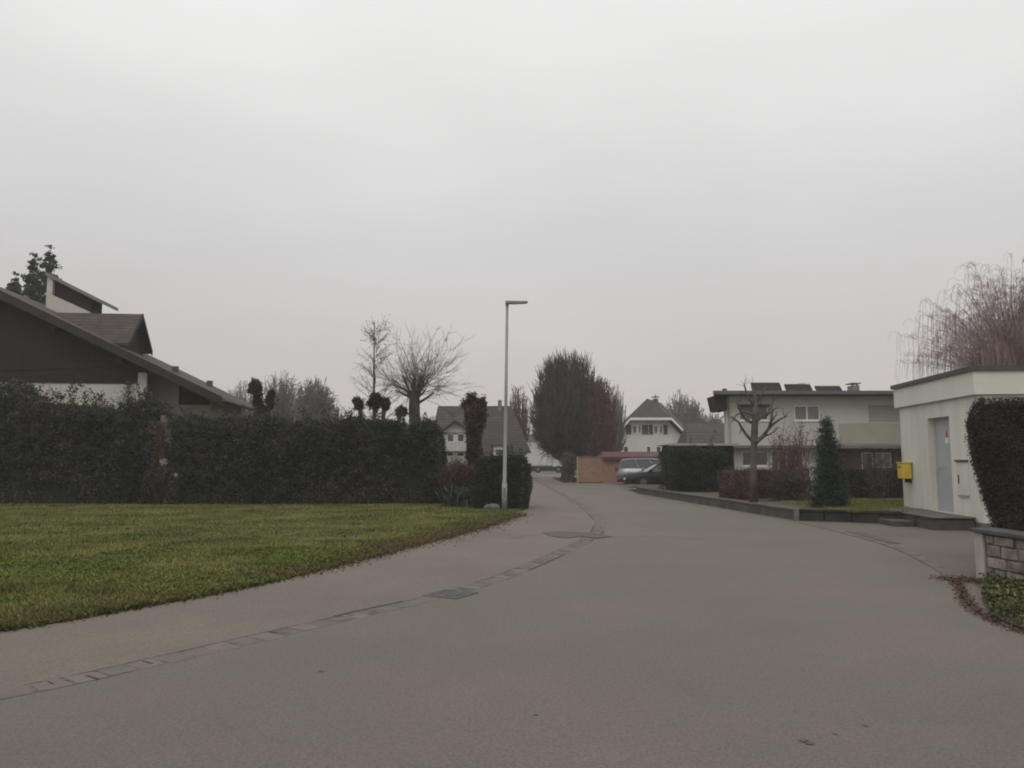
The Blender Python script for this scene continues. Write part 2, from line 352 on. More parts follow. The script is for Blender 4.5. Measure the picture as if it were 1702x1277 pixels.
for i in range(0, len(p_) - 3, 4):
    if random.random() < .38: a_ = random.uniform(0, .1); b2 = a_ + random.uniform(.08, .18); j_ = random.uniform(.005, .012); q0 = p_[i] + t_n[i] * random.uniform(-.1, .1); mb.poly([(*(q0 + nn[i] * a_ - t_n[i] * j_), .0106), (*(q0 + nn[i] * b2 - t_n[i] * j_), .0106), (*(q0 + nn[i] * b2 + t_n[i] * j_), .0106), (*(q0 + nn[i] * a_ + t_n[i] * j_), .0106)])
o = mb.build('gutter_cracks_shade', M_crack_shade); o['kind'] = 'structure'  # gutter cracks and joint shadow, both painted as thin dark strips
# hairline cracks and filled seams in the carriageway
def crack(pts, w_, name='road_crack'):
    q = np.array([G(*p)[:2] for p in pts]); q = resample(np.vstack([q, q[-1:] + .01]), .09); q = q + rng.normal(size=q.shape) * .016; mb = MB()
    for a, b_ in zip(q, q[1:]):
        u_ = unit(b_ - a); n_ = np.array([-u_[1], u_[0]]) * w_ * random.uniform(.5, 1.4); mb.poly([(*(a - n_), .0098), (*(a + n_), .0098), (*(b_ + n_), .0098), (*(b_ - n_), .0098)])
    o = mb.build(name, M_crack_shade); o['kind'] = 'structure'
def unit(v): v = np.asarray(v, float); return v / (np.linalg.norm(v) + 1e-9)
crack([(1010, 893), (1100, 892), (1180, 899)], .012)
crack([(905, 890), (870, 893), (845, 897)], .010)
crack([(880, 803), (960, 806)], .04)
sr = spline(strip_r, 6)
mb = MB(); strip_mesh(sr, -.09, .09, .0105, mb); o = mb.build('driveway_gutter_bed', M_joint); o['kind'] = 'structure'
mb = MB(); stones_along(sr, .26, -.085, .085, .004, .016, mb, drop=.25); o = mb.build('driveway_gutter_stones', M_sett, bevel=.005); o['kind'] = 'structure'
# darker mended asphalt
for k, (pts, nm) in enumerate(([[(902, 887), (925, 884), (955, 886), (985, 887), (1018, 893), (990, 896), (965, 893), (940, 896), (915, 892)], 'asphalt_patch'], [[(1405, 884), (1440, 887), (1500, 905), (1478, 904)], 'asphalt_patch'])):
    sheet(nm, [G(*p)[:2] for p in pts], .0175, M_patch)
# tar stains
mb = MB()
for (px, py, r) in ((1335, 1233, .035), (1345, 1237, .03), (1438, 1208, .018), (1388, 1222, .016), (533, 1117, .022), (890, 1190, .016)):
    c = G(px, py); mb.poly([(c[0] + r * random.uniform(.6, 1.3) * math.cos(a), c[1] + r * .9 * random.uniform(.6, 1.3) * math.sin(a), .0085) for a in np.linspace(0, 6.28, 9)[:-1]])
o = mb.build('road_stains', M_patch); o['kind'] = 'structure'

# storm drain in the gutter
def drain(px, py, lab, sc=1.):
    i = int(np.argmin(np.linalg.norm(gut_s - G(px, py)[:2], axis=1))); c = gut_s[i]; t = gut_s[i + 1] - gut_s[i - 1]; a = math.atan2(t[1], t[0])
    c = c + np.array([math.sin(a), -math.cos(a)]) * .17
    th_ = thing('storm_drain', lab, 'drain', (c[0], c[1], .003), rotz=a)
    fr = MB(); h = .24 * sc
    fr.box(-h, h, -h, -h + .04, 0, .012); fr.box(-h, h, h - .04, h, 0, .012); fr.box(-h, -h + .04, -h + .04, h - .04, 0, .012); fr.box(h - .04, h, -h + .04, h - .04, 0, .012)
    fr.build('drain_frame', M_iron, th_, local=True)
    gr = MB()
    for k in range(7): x = -h + .075 + k * (2 * h - .15) / 6; gr.box(x - .016, x + .016, -h + .04, h - .04, .0048, .010)
    gr.box(-h + .04, h - .04, -.012, .012, .005, .0115); gr.build('grating', M_iron, th_, local=True)
    pit = MB(); pit.box(-h + .04, h - .04, -h + .04, h - .04, .003, .0045); pit.build('pit', M_black, th_, local=True)
drain(738, 988, 'square cast iron storm drain set in the stone gutter beside the lawn')

# lawn
jag = resample(lawn_edge_s, .08); jag = jag + rng.normal(size=jag.shape) * .012 + (vnoise(np.column_stack([jag, np.zeros(len(jag))]), 3., 2) * .03)[:, None] * np.array([-.5, .8])
lawn_poly = [tuple(p) for p in jag] + [(.3, 27), (-.8, 31), (-60, 31), (-60, -9)]
mb = MB(); mb.poly([(p[0], p[1], .02) for p in lawn_poly])
o = mb.build('lawn', M_lawn); o['kind'] = 'structure'
if o.data.polygons[0].normal.z < 0: o.data.flip_normals()
def blades(n, poly, xr, yr, dens_pow, h, wd, mat, name, lab, edge=None, lean=.5, z=.012, ref=6.):
    P = []; tot = 0
    while tot < n:
        q = np.stack([rng.uniform(*xr, 120000 if edge is not None else 400000), rng.uniform(*yr, 120000 if edge is not None else 400000)], 1); d = np.hypot(q[:, 0], q[:, 1])
        keep = (np.abs(q[:, 0]) < .72 * q[:, 1] + 2) & (rng.random(len(q)) < np.clip((ref / d) ** dens_pow, 0, 1)) & inpoly(q, poly)
        q = q[keep]
        if edge is not None:
            e = np.min(np.linalg.norm(q[:, None, :] - edge[None, :, :], axis=2), 1); ins_ = inpoly(q, lawn_poly); q = q[np.where(ins_, e < rng.exponential(.35, len(q)), e < rng.exponential(.028, len(q)))]
        P.append(q); tot += len(q)
    q = np.concatenate(P)[:n]; B = np.column_stack([q, np.full(n, z)])
    d = np.hypot(q[:, 0], q[:, 1]); patch = .75 + .45 * vnoise(B, .9, 3)
    hh = h * rng.uniform(.45, 1.35, n) * patch; ww = wd * (1 + d / 14) * rng.uniform(.7, 1.3, n)
    a = rng.uniform(0, 6.283, n); u = np.stack([np.cos(a), np.sin(a), 0 * a], 1) * (ww * .5)[:, None]
    a2 = rng.uniform(0, 6.283, n); tip = np.stack([np.cos(a2) * lean * hh, np.sin(a2) * lean * hh, hh], 1)
    V = np.stack([B - u, B + u, B + tip], 1).reshape(-1, 3)
    o = nmesh(name, V, 3, mat); tag(o, lab, 'grass', kind='stuff'); return o
blades(330000, lawn_poly, (-26, 1), (5.5, 28.3), 1.5, .055, .011, M_blade, 'grass', 'short yellowish green grass covering the lawn before the hedge', lean=.9)
edge_r = resample(lawn_edge_s, .25)
edge_r = edge_r[(edge_r[:, 1] > 4)]
blades(30000, [(-10, 4), (2, 4), (2, 25), (-10, 25)], (-9, 1), (4.5, 25), 1.0, .06, .014, M_bladeb, 'edge_grass', 'ragged brownish grass along the lawn edge beside the pavement', edge=edge_r, lean=1.1)
# clover-like leaves in the near lawn
q = np.stack([rng.uniform(-9, -1, 60000), rng.uniform(6.5, 14, 60000)], 1); q = q[inpoly(q, lawn_poly)]
q = q[(vnoise(np.column_stack([q, np.zeros(len(q))]), 1.3, 5) > .05)][:16000]
o = nmesh('clover', leaves(np.column_stack([q, .03 + .035 * rng.random(len(q))]), .035, .8, 0), 4, pm("clover_leaf", (.125, .160, .035), .9, .2, 1, rnd=.4, spec=.05)); tag(o, 'patches of clover leaves growing in the near part of the lawn', 'clover', kind='stuff')
# fallen leaves along the lawn edge
def litter(pts, spread, n, size, mat, name, lab, z=.012, hh=.02):
    i = rng.integers(0, len(pts), n); P = np.asarray(pts)[i] + rng.normal(size=(n, 2)) * spread
    V = leaves(np.column_stack([P, z + hh * rng.random(n)]), size, .7); V[:, 2] = np.maximum(V[:, 2] * .6, .0095)
    o = nmesh(name, V, 4, mat); tag(o, lab, 'fallen leaves', kind='stuff'); return o
shift = edge_r + np.array([-.10, .12])
litter(shift, .13, 9000, .040, M_deadleaf, 'fallen_leaves', 'brown fallen leaves lying along the lawn edge')
sh2 = edge_r[(edge_r[:, 1] > 11) & (edge_r[:, 1] < 25)] + np.array([-.28, .2])
litter(sh2, .26, 15000, .045, M_deadleaf, 'fallen_leaves', 'brown leaf litter where the lawn narrows towards the lamp post', hh=.065)

q = np.stack([rng.uniform(-16, 0, 4000), rng.uniform(7, 27, 4000)], 1); q = q[inpoly(q, lawn_poly)][:420]
o = nmesh('fallen_leaves', leaves(np.column_stack([q, .05 + .03 * rng.random(len(q))]), .055, .7), 4, M_deadleaf); tag(o, 'single brown leaves scattered over the open lawn', 'fallen leaves', kind='stuff')
# ------------------------------------------------------------------ vegetation builders
def hedge_pts(n, x0, x1, y0, y1, ztop, seed, rough=.12, taper=0., z0=.05, shells=(.55, .3, .15)):
    """points on front, top, ends of a box hedge; ztop(x)->height; a lumpy skin"""
    Lx = x1 - x0; Ly = y1 - y0; P = np.zeros((n, 3)); k = rng.random(n)
    hz = np.vectorize(ztop); x = rng.uniform(x0, x1, n); top = hz(x)
    f = k < shells[0]; P[f] = np.column_stack([x[f], np.full(f.sum(), y0), z0 + (top[f] - z0) * rng.random(f.sum())])
    t = (k >= shells[0]) & (k < shells[0] + shells[1]); P[t] = np.column_stack([x[t], rng.uniform(y0, y1, t.sum()), top[t]])
    e = k >= shells[0] + shells[1]; sd_ = np.where(rng.random(e.sum()) < .5, x0, x1); P[e] = np.column_stack([sd_, rng.uniform(y0, y1, e.sum()), z0 + (hz(sd_) - z0) * rng.random(e.sum())])
    c = np.array([(x0 + x1) / 2, (y0 + y1) / 2]); nz_ = vnoise(P, 1.6, seed) * .7 + vnoise(P, 5, seed + 1) * .45; nz_ = nz_ + vnoise(P * [1, 1, .6], .9, seed + 2) * .8; a = rough * nz_ - np.abs(rng.normal(size=n)) * rough * .55
    P[f, 1] -= a[f]; P[t, 2] += a[t]; P[e, 0] += a[e] * np.where(sd_ == x0, -1, 1)
    # round the shoulders
    u = np.clip((P[:, 2] - top + .35) / .35, 0, 1.3); P[:, 1] += np.where(f, u ** 2 * .16, 0)
    return P
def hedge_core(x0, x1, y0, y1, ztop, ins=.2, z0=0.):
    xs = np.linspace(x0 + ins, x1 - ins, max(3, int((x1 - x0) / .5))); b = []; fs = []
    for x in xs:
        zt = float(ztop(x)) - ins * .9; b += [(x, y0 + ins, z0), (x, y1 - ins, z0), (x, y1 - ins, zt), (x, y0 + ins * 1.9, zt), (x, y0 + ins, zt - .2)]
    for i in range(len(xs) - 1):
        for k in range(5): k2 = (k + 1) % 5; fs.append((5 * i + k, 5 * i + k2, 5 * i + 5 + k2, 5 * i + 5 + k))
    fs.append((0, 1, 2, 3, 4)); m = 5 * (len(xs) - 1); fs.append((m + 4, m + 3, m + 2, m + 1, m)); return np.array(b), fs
def hedge(name, lab, cat, x0, x1, y0, y1, ztop, n, leaf, mat, seed, rough=.12, group=None, z0=.05, sprigs=0, corem=None):
    P = hedge_pts(n, x0, x1, y0, y1, ztop, seed, rough, z0=z0)
    if sprigs:
        xs = rng.uniform(x0, x1, sprigs); ys = rng.uniform(y0, y0 + (y1 - y0) * .7, sprigs); hs = rng.exponential(.2, sprigs) + .05; Q = []
        for x, y, h in zip(xs, ys, hs):
            t = rng.random(int(10 + h * 60)); zt = float(ztop(x)); dx, dy = rng.normal() * .25, rng.normal() * .25
            Q.append(np.column_stack([x + dx * t * h, y + dy * t * h, zt - .08 + t * h]) + rng.normal(size=(len(t), 3)) * .035)
        P = np.vstack([P] + Q)
    ns = int((x1 - x0) * 28) if sprigs else 0; Q = []
    for k in range(ns):
        x = rng.uniform(x0, x1); z = rng.uniform(.25, .97) * float(ztop(x)); d_ = unit([rng.normal() * .5, -1, rng.normal() * .5 + .3]); l_ = rng.uniform(.15, .4); t = rng.random(34)[:, None]
        Q.append(np.array([x, y0 + .05, z]) + d_ * l_ * t + rng.normal(size=(34, 3)) * (.09 * (1 - t * .6)))
    if Q: P = np.vstack([P] + Q)
    root = thing(name, lab, cat, ((x0 + x1) / 2, (y0 + y1) / 2, 0), group)
    nmesh('foliage', leaves(P, leaf, .6), 4, mat, root)
    b, fs = hedge_core(x0, x1, y0, y1, ztop, (.16 + rough * .5 if (y1 - y0) > 1.2 else .12)); m = MB(); m.v = [tuple(q) for q in b]; m.f = fs; m.build('branches', corem or M_core, root)  # solid dark core, added to block light through the leaves
    return root
def interp(pts, Y):
    X = [W(p[0], p[1], Y)[0] for p in pts]; Z = [W(p[0], p[1], Y)[2] for p in pts]
    return lambda x: float(np.interp(x, X, Z))

class TB:
    """collects thin tapered twigs, three-sided, in numpy"""
    def __init__(s): s.q = []
    def add(s, pts, r0, r1):
        pts = np.asarray(pts, float); n = len(pts); d = np.gradient(pts, axis=0); d /= np.linalg.norm(d, axis=1)[:, None] + 1e-9
        a = np.array([.3, .5, .8]); u = np.cross(d, a); u /= np.linalg.norm(u, axis=1)[:, None] + 1e-9; v = np.cross(d, u)
        r = np.linspace(r0, r1, n)[:, None]
        R = [pts + r * (math.cos(k) * u + math.sin(k) * v) for k in (0, 2.094, 4.189)]
        for k in range(3):
            A, B = R[k], R[(k + 1) % 3]; s.q.append(np.stack([A[:-1], B[:-1], B[1:], A[1:]], 1).reshape(-1, 3))
    def build(s, name, mat, parent): return nmesh(name, np.vstack(s.q), 4, mat, parent)
def unit(v): v = np.asarray(v, float); return v / (np.linalg.norm(v) + 1e-9)
def path(p, d, L_, n=5, wig=.12, trop=(0, 0, 0)):
    pts = [np.array(p, float)]; d = unit(d); trop = np.array(trop, float)
    for i in range(n): d = unit(d + rng.normal(size=3) * wig + trop); pts.append(pts[-1] + d * L_ / n)
    return np.array(pts), d
def grow(tb, p, d, L_, r, depth, nch=5, ratio=.62, spread=.75, wig=.12, trop=(0, 0, .04), rmin=.006, n=5, t0=.25):
    pts, d2 = path(p, d, L_, n, wig, trop); tb.add(pts, r, max(r * .45, rmin * .8))
    if depth <= 0: return
    for k in range(nch):
        t = t0 + (1 - t0) * (k + rng.random()) / nch; i = min(int(t * n), n - 1); q = pts[i] + (pts[i + 1] - pts[i]) * (t * n - i); dd = unit(pts[i + 1] - pts[i])
        ax = unit(np.cross(dd, rng.normal(size=3))); a = spread * rng.uniform(.6, 1.3); nd = dd * math.cos(a) + ax * math.sin(a)
        grow(tb, q, nd, L_ * ratio * rng.uniform(.7, 1.15), max(r * .5, rmin), depth - 1, nch, ratio, spread, wig, trop, rmin, n, t0)
def trunk(root, p0, p1, r0, r1, mat, bend=.05, n=7):
    p0 = np.array(p0, float); p1 = np.array(p1, float); pts = [p0 + (p1 - p0) * t + np.array([math.sin(t * 5) * bend, math.cos(t * 4) * bend - bend, 0]) for t in np.linspace(0, 1, n)]
    m = MB(); rr = [r0 * 1.35] + list(np.linspace(r0, r1, n - 1)); m.tube(pts, rr, 10); return m.build('trunk', mat, root, smooth=True), pts[-1]
def conifer(name, lab, base, H_, R, n, leaf, mat, group=None, droop=.15, pw=.9, tiers=None, z_from=.02, cat='conifer', asp=.28, fill=1.):
    base = np.array(base, float); root = thing(name, lab, cat, base, group); trunk(root, base, base + [0, 0, H_ * .96], max(.03, H_ * .014), .01, M_barkd, 0.)
    tiers = tiers or max(8, int(H_ / .16)); P = []; tot = sum((1 - i / tiers) ** pw * (1 + 0 * i) + .05 for i in range(tiers)); tw = TB()
    for i in range(tiers):
        t = z_from + (1 - z_from) * i / tiers; r = R * (1 - t) ** pw * rng.uniform(.85, 1.1) + .03; nb = 7 if t < .8 else 5; m = int(n * ((1 - i / tiers) ** pw + .05) / tot / nb)
        a0 = rng.uniform(0, 6.28)
        for k in range(nb):
            a = a0 + 6.283 * k / nb + rng.normal() * .15; rb = r * rng.uniform(.72, 1.15); s = rng.random(m) ** .6
            z = t * H_ - droop * rb * s + .25 * rb * s * s
            z = z + rng.normal() * H_ * .014; c = np.column_stack([np.cos(a) * rb * s, np.sin(a) * rb * s, z]); wdt = (.06 + .22 * rb * (1 - s * .6)) * fill
            P.append(c + rng.normal(size=(m, 3)) * np.column_stack([wdt, wdt, wdt * .45])); tw.add(base + np.array([[0, 0, t * H_], [math.cos(a) * rb, math.sin(a) * rb, t * H_ - droop * rb + .25 * rb]]), .012 + .01 * rb, .004)
    P = np.vstack(P); P[:, 2] = np.clip(P[:, 2], .02, None)
    nmesh('crown', leaves(P + base, leaf, asp, -.2), 4, mat, root); 
    if H_ < 9: tw.build('branches', M_barkd, root)
    return root
def shell_cloud(n, c, r, seed, lump=.2, inner=.6):
    d = rng.normal(size=(n, 3)); d /= np.linalg.norm(d, axis=1)[:, None]; k = 1 + lump * vnoise(d * 2.2, 1.3, seed) - np.abs(rng.normal(size=n)) * (1 - inner) * .5
    return np.array(c) + d * np.array(r) * k[:, None]
def leafy_column(name, lab, cat, lumps, n, leaf, mat, base, group=None, tr=.12):
    root = thing(name, lab, cat, base, group); P = []; tot = sum(l[3] ** 2 * l[5] for l in lumps)
    lumps2 = list(lumps)
    for (x, y, z, rx, ry, rz) in lumps:
        for q in range(4): f_ = rng.uniform(.35, .6); lumps2.append((x + rng.uniform(-1, 1) * rx * .7, y + rng.uniform(-1, 1) * ry * .6, z + rng.uniform(-1, 1) * rz * .6, rx * f_, ry * f_, rz * f_ * .8))
    for i, (x, y, z, rx, ry, rz) in enumerate(lumps2):
        P.append(shell_cloud(int(n * rx ** 2 * rz / tot) + 50, (x, y, z), (rx, ry, rz), i + 3, .45, .0))
    nmesh('foliage', leaves(np.vstack(P), leaf, .65), 4, mat, root)
    m = MB(); b = np.array(base, float)
    for (x, y, z, rx, ry, rz) in lumps: m.tube([b, b + (np.array([x, y, z]) - b) * .5 + [0, 0, .1], (x, y, z), (x, y, z + rz * .6)], [tr, tr * .8, tr * .7, tr * .4], 7)
    m.build('trunk', M_barkd, root, smooth=True); return root

# ------------------------------------------------------------------ big hedge by the lawn
YH = 28.0
prof1_ = interp([(-260, 640), (0, 634), (30, 637), (45, 650), (75, 657), (110, 668), (135, 664), (150, 658), (175, 672), (200, 650), (240, 655), (262, 672)], YH)
prof1 = lambda x: prof1_(x) - .36 + .13 * math.sin(x * 2.3) + .09 * math.sin(x * 5.1 + 1)
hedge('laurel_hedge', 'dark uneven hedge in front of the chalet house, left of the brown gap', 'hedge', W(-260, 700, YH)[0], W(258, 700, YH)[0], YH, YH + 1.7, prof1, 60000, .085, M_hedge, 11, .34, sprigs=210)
prof2_ = interp([(280, 694), (330, 688), (400, 690), (450, 693), (500, 693), (545, 700), (590, 690), (640, 690), (680, 694), (715, 697), (731, 707)], YH)
prof2 = lambda x: prof2_(x) - .14 + .07 * math.sin(x * 1.9) + .06 * math.sin(x * 4.3 + 2)
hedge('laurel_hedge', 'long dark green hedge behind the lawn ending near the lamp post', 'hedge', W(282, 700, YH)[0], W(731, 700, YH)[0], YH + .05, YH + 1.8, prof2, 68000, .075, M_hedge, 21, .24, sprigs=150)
b = W(208, 765, YH + .5)
conifer('thuja', 'small feathery conifer standing up out of the dark hedge', (b[0], YH + .55, 0), W(205, 634, YH + .5)[2], .95, 7000, .09, pm("thuja_sprays", (.038, .052, .03), .8, .3, 2, rnd=.4), droop=-.4, pw=.7)
def mixed_shrub(px0, px1, pyt, Y, lab, n):
    xa, xb = W(px0, 765, Y)[0], W(px1, 765, Y)[0]; xc = (xa + xb) / 2; root = thing('mixed_shrub', lab, 'shrub', (xc, Y, 0)); tb = TB(); P = []; h = W(300, pyt, Y)[2]
    for i in range(n):
        pts, d = path((xc + rng.uniform(-.5, .5) * (xb - xa), Y + rng.uniform(0, .3), 0), (rng.normal() * .12, rng.uniform(-.04, .1), 1), h * rng.uniform(.75, 1.06), 6, .09); tb.add(pts, .015, .005)
        for k in range(9): s2, _ = path(pts[rng.integers(2, 7)], d + rng.normal(size=3) * .7, rng.uniform(.15, .45), 3, .15); tb.add(s2, .006, .004); P += list(s2) + list(s2 + rng.normal(size=s2.shape) * .06)
    P = np.array(P); P = np.vstack([P, P + rng.normal(size=P.shape) * .09]); tb.build('stems', M_barkd, root); nmesh('leaves', leaves(P, .08, .65), 4, M_mixleaf, root)
M_mixleaf = pm("brownish_green_leaf", (.055, .058, .040), .8, .35, 1.5, rnd=.5, col2=(.075, .055, .044), spec=.15)
mixed_shrub(50, 160, 648, YH + .3, 'brownish shrub with loose twigs in front of the chalet wall', 46)
mixed_shrub(500, 590, 680, YH + .3, 'brownish shrub growing out of the middle of the long hedge', 30)
# withered creeper on a pale post in the gap
b = W(268, 765, YH + .3); root = thing('creeper_post', 'pale weathered post overgrown with withered brown creeper between two hedges', 'post', (b[0], YH + .3, 0))
m = MB(); m.box(b[0] - .07, b[0] + .07, YH + .25, YH + .39, 0, W(268, 690, YH)[2]); m.build('post', pm("weathered_post", (.20, .165, .135), .9, .3, 3), root)
P = np.column_stack([b[0] - .05 + rng.normal(size=2600) * .16, YH + .12 + rng.normal(size=2600) * .12, rng.uniform(.1, 3.0, 2600)]); nmesh('creeper', leaves(P, .085, .5), 4, M_needle_brown, root)
root = thing('hydrangea', 'dry shrub with pale papery flower heads at the foot of the hedge gap', 'shrub', (b[0], YH - .3, 0))
P = []
for (px, py, r) in ((272, 768, .09), (290, 790, .06), (232, 732, .05), (90, 728, .05), (160, 745, .06)):
    pass
for (px, py, r) in ((272, 768, .13), (292, 790, .07)): nmesh('flower_head', leaves(shell_cloud(140, W(px, py, YH - .35), (r, r, r), 3, .2, .3), .045, .8), 4, M_petal, root)
P = shell_cloud(2200, (b[0], YH - .2, .7), (.55, .3, .6), 8, .3, .3); P[:, 2] = np.clip(P[:, 2], .03, 2); nmesh('foliage', leaves(P, .07, .6), 4, M_hedgeb, root)
tw = TB(); [tw.add([(b[0] + rng.normal() * .1, YH - .2, 0), (b[0] + rng.normal() * .25, YH - .3, .8), W(rng.uniform(262, 292), rng.uniform(765, 790), YH - .33)], .01, .005) for k in range(9)]; tw.build('stems', M_bark, root)

# hedge behind the lamp, strap-leaved plants, red shrub, ivy pillars
YS = 25.3
profs = interp([(786, 768), (800, 764), (830, 761), (862, 760), (872, 763), (878, 772)], YS)
hedge('clipped_hedge', 'low rounded brownish hedge right behind the lamp post', 'hedge', W(788, 800, YS)[0], W(877.5, 800, YS)[0], YS, YS + 2.4, profs, 34000, .05, M_clip, 31, .16, sprigs=30)
b = W(765, 765, 27.); root = thing('strap_leaved_plant', 'clump of grey green strap leaves at the right end of the long hedge', 'plant', (b[0], 27., 0))
m = []
for k in range(170):
    x0 = W(rng.uniform(735, 790), 765, 26.6)[0]; a = rng.uniform(0, 6.28); l_ = rng.uniform(.5, 1.15); p0 = np.array([x0, 26.6 + rng.uniform(-.3, .5), .02]); d = np.array([math.cos(a), math.sin(a) * .7, 0])
    c = [p0 + d * l_ * .55 * t ** 1.5 + np.array([0, 0, l_ * (t - .35 * t * t)]) for t in (0, .35, .7, 1)]; wv = np.array([-d[1], d[0], 0]) + .01; wv = unit(wv) * .022
    for i in range(3): m += [c[i] - wv, c[i] + wv, c[i + 1] + wv * .6, c[i + 1] - wv * .6]
nmesh('leaves', np.array(m), 4, M_fortnight, root)
b = W(768, 765, 27.6); root = thing('red_shrub', 'reddish shrub between the strap leaves and the ivy covered trunk', 'shrub', (b[0], 27.6, 0))
P = shell_cloud(6500, (b[0], 27.6, .95), (.75, .5, .62), 41, .35, .3); P[:, 2] = np.clip(P[:, 2], .05, 3); nmesh('foliage', leaves(P, .06, .6), 4, M_redleaf, root)
tw = TB(); [tw.add(path((b[0] + rng.normal() * .12, 27.6, 0), (rng.normal() * .4, rng.normal() * .3, 1), 1.4, 4)[0], .014, .005) for k in range(22)]; tw.build('stems', M_barkd, root)
b = W(745, 765, 28.6); root = thing('evergreen_bush', 'dark mixed bush filling the space under the white gabled house', 'bush', (b[0], 28.8, 0))
P = shell_cloud(9000, (b[0] + .3, 29.2, .75), (1.5, .6, .85), 42, .35, .3); P[:, 2] = np.clip(P[:, 2], .05, 3); nmesh('foliage', leaves(P, .07, .6), 4, M_hedgeb, root)
m = MB(); m.tube([(b[0] + .3, 29.3, 0), (b[0] + .3, 29.3, 1.)], [.5, .35], 8); m.build('branches', M_core, root)  # solid dark core as in the hedges, added to block light through the bush
def lump(px, py, Y, rx, rz): c = W(px, py, Y); return (c[0], Y, c[2], rx, rx, rz)
b = W(788, 765, 31)
leafy_column('ivy_covered_tree', 'tall forked trunk covered in brown ivy left of the lamp post', 'tree', [lump(788, 735, 31, .33, 1.0), lump(787, 700, 31, .33, .55), lump(784, 663, 31, .25, .3), lump(773, 672, 31, .2, .22), lump(796, 690, 31, .3, .7), lump(804, 668, 31, .14, .3), lump(790, 770, 31, .3, .6)], 11000, .085, M_ivy, (b[0], 31, 0))
b = W(426, 765, 33)
leafy_column('leafy_stump', 'taller brown leafy stump rising beyond the hedge beside the roof eave', 'tree', [lump(424, 642, 33, .27, .32), lump(428, 665, 33, .2, .55), lump(449, 668, 33, .2, .38), lump(437, 690, 33, .3, .5), lump(452, 655, 33, .13, .2)], 6500, .085, M_ivy, (b[0], 33, 0), 'brown leafy stumps beyond the hedge')
b = W(622, 765, 32.5)
leafy_column('leafy_stump', 'low brown leafy stump beyond the hedge under the slim bare tree', 'tree', [lump(597, 672, 32.5, .22, .3), lump(623, 668, 32.5, .3, .38), lump(640, 672, 32.5, .22, .3), lump(668, 684, 32.5, .25, .22)], 6500, .085, M_ivy, (b[0], 32.5, 0), 'brown leafy stumps beyond the hedge')

# ------------------------------------------------------------------ bare trees beyond the hedge
def fan_tree():
    Y = 38.; b = W(690, 765, Y); k = W(692, 655, Y); root = thing('pollard_tree', 'large bare pollard tree with a wide fan of thin shoots beyond the hedge', 'tree', (b[0], Y, 0))
    _, top = trunk(root, (b[0], Y, 0), (k[0], Y, k[2]), .34, .26, M_barkd, .08)
    tb = TB(); tb2 = TB()
    for i in range(20):
        a = rng.uniform(-1.6, 1.6) if i > 5 else (-1.3, -1., -.5, .1, .7, 1.15)[i]; dy = rng.uniform(-.7, .7)
        d = unit([math.sin(a), dy, math.cos(a) * 1.0 + .12]); l_ = rng.uniform(.6, 1.4)
        pts, dd = path(top - np.array([0, 0, rng.uniform(0, .5)]), d, l_, 4, .14, (0, 0, .05)); tb2.add(pts, .10, .035)
        for q in range(8):
            t = rng.uniform(.35, 1); p = pts[int(t * 4)]; d3 = unit(dd + rng.normal(size=3) * .62 + [0, 0, .1]); ls = rng.uniform(1.2, 3.1)
            sp, de = path(p, d3, ls, 6, .17, (0, 0, .015)); tb.add(sp, .013, .005)
            for z in range(7):
                i2 = rng.integers(2, 7); s2, _ = path(sp[i2], de + rng.normal(size=3) * .6, rng.uniform(.3, .75), 3, .12, (0, 0, .05)); tb.add(s2, .007, .004)
    tb2.build('limbs', M_barkd, root); tb.build('shoots', M_barkt, root); V_ = np.vstack(tb.q); V_ = V_[V_[:, 2] > top[2] + .2]; nmesh('leaves', leaves(V_[rng.integers(0, len(V_), 420)], .06, .7), 4, M_orange, root)
fan_tree()
def slim_tree():
    Y = 36.; b = W(622, 765, Y); t = W(622, 533, Y); root = thing('slim_tree', 'slim bare tree with a straight leader and a few orange leaves', 'tree', (b[0], Y, 0))
    trunk(root, (b[0], Y, 0), (t[0], Y, t[2]), .09, .015, M_bark, .0, 6); tb = TB(); P = []
    for i in range(64):
        z = rng.uniform(2.8, t[2] - .3); l_ = (1 - (z - 2.5) / (t[2] - 1.6)) * 1.5 + .25; a = rng.uniform(0, 6.28); d = (math.cos(a), math.sin(a), .75)
        pts, dd = path((b[0], Y, z), d, l_, 5, .12, (0, 0, .05)); tb.add(pts, .016, .006)
        for q in range(6):
            i2 = rng.integers(1, 6); s2, _ = path(pts[i2], dd + rng.normal(size=3) * .7, rng.uniform(.2, .55), 3, .15); tb.add(s2, .007, .004)
            if rng.random() < .5: P.append(s2[-1] + rng.normal(size=3) * .04)
        P += [pts[j] + rng.normal(size=3) * .06 for j in (3, 4, 5) for _ in range(1) if z < 5.2]
    tb.build('branches', M_barkt, root); nmesh('leaves', leaves(np.array(P), .075, .7), 4, M_orange, root)
slim_tree()
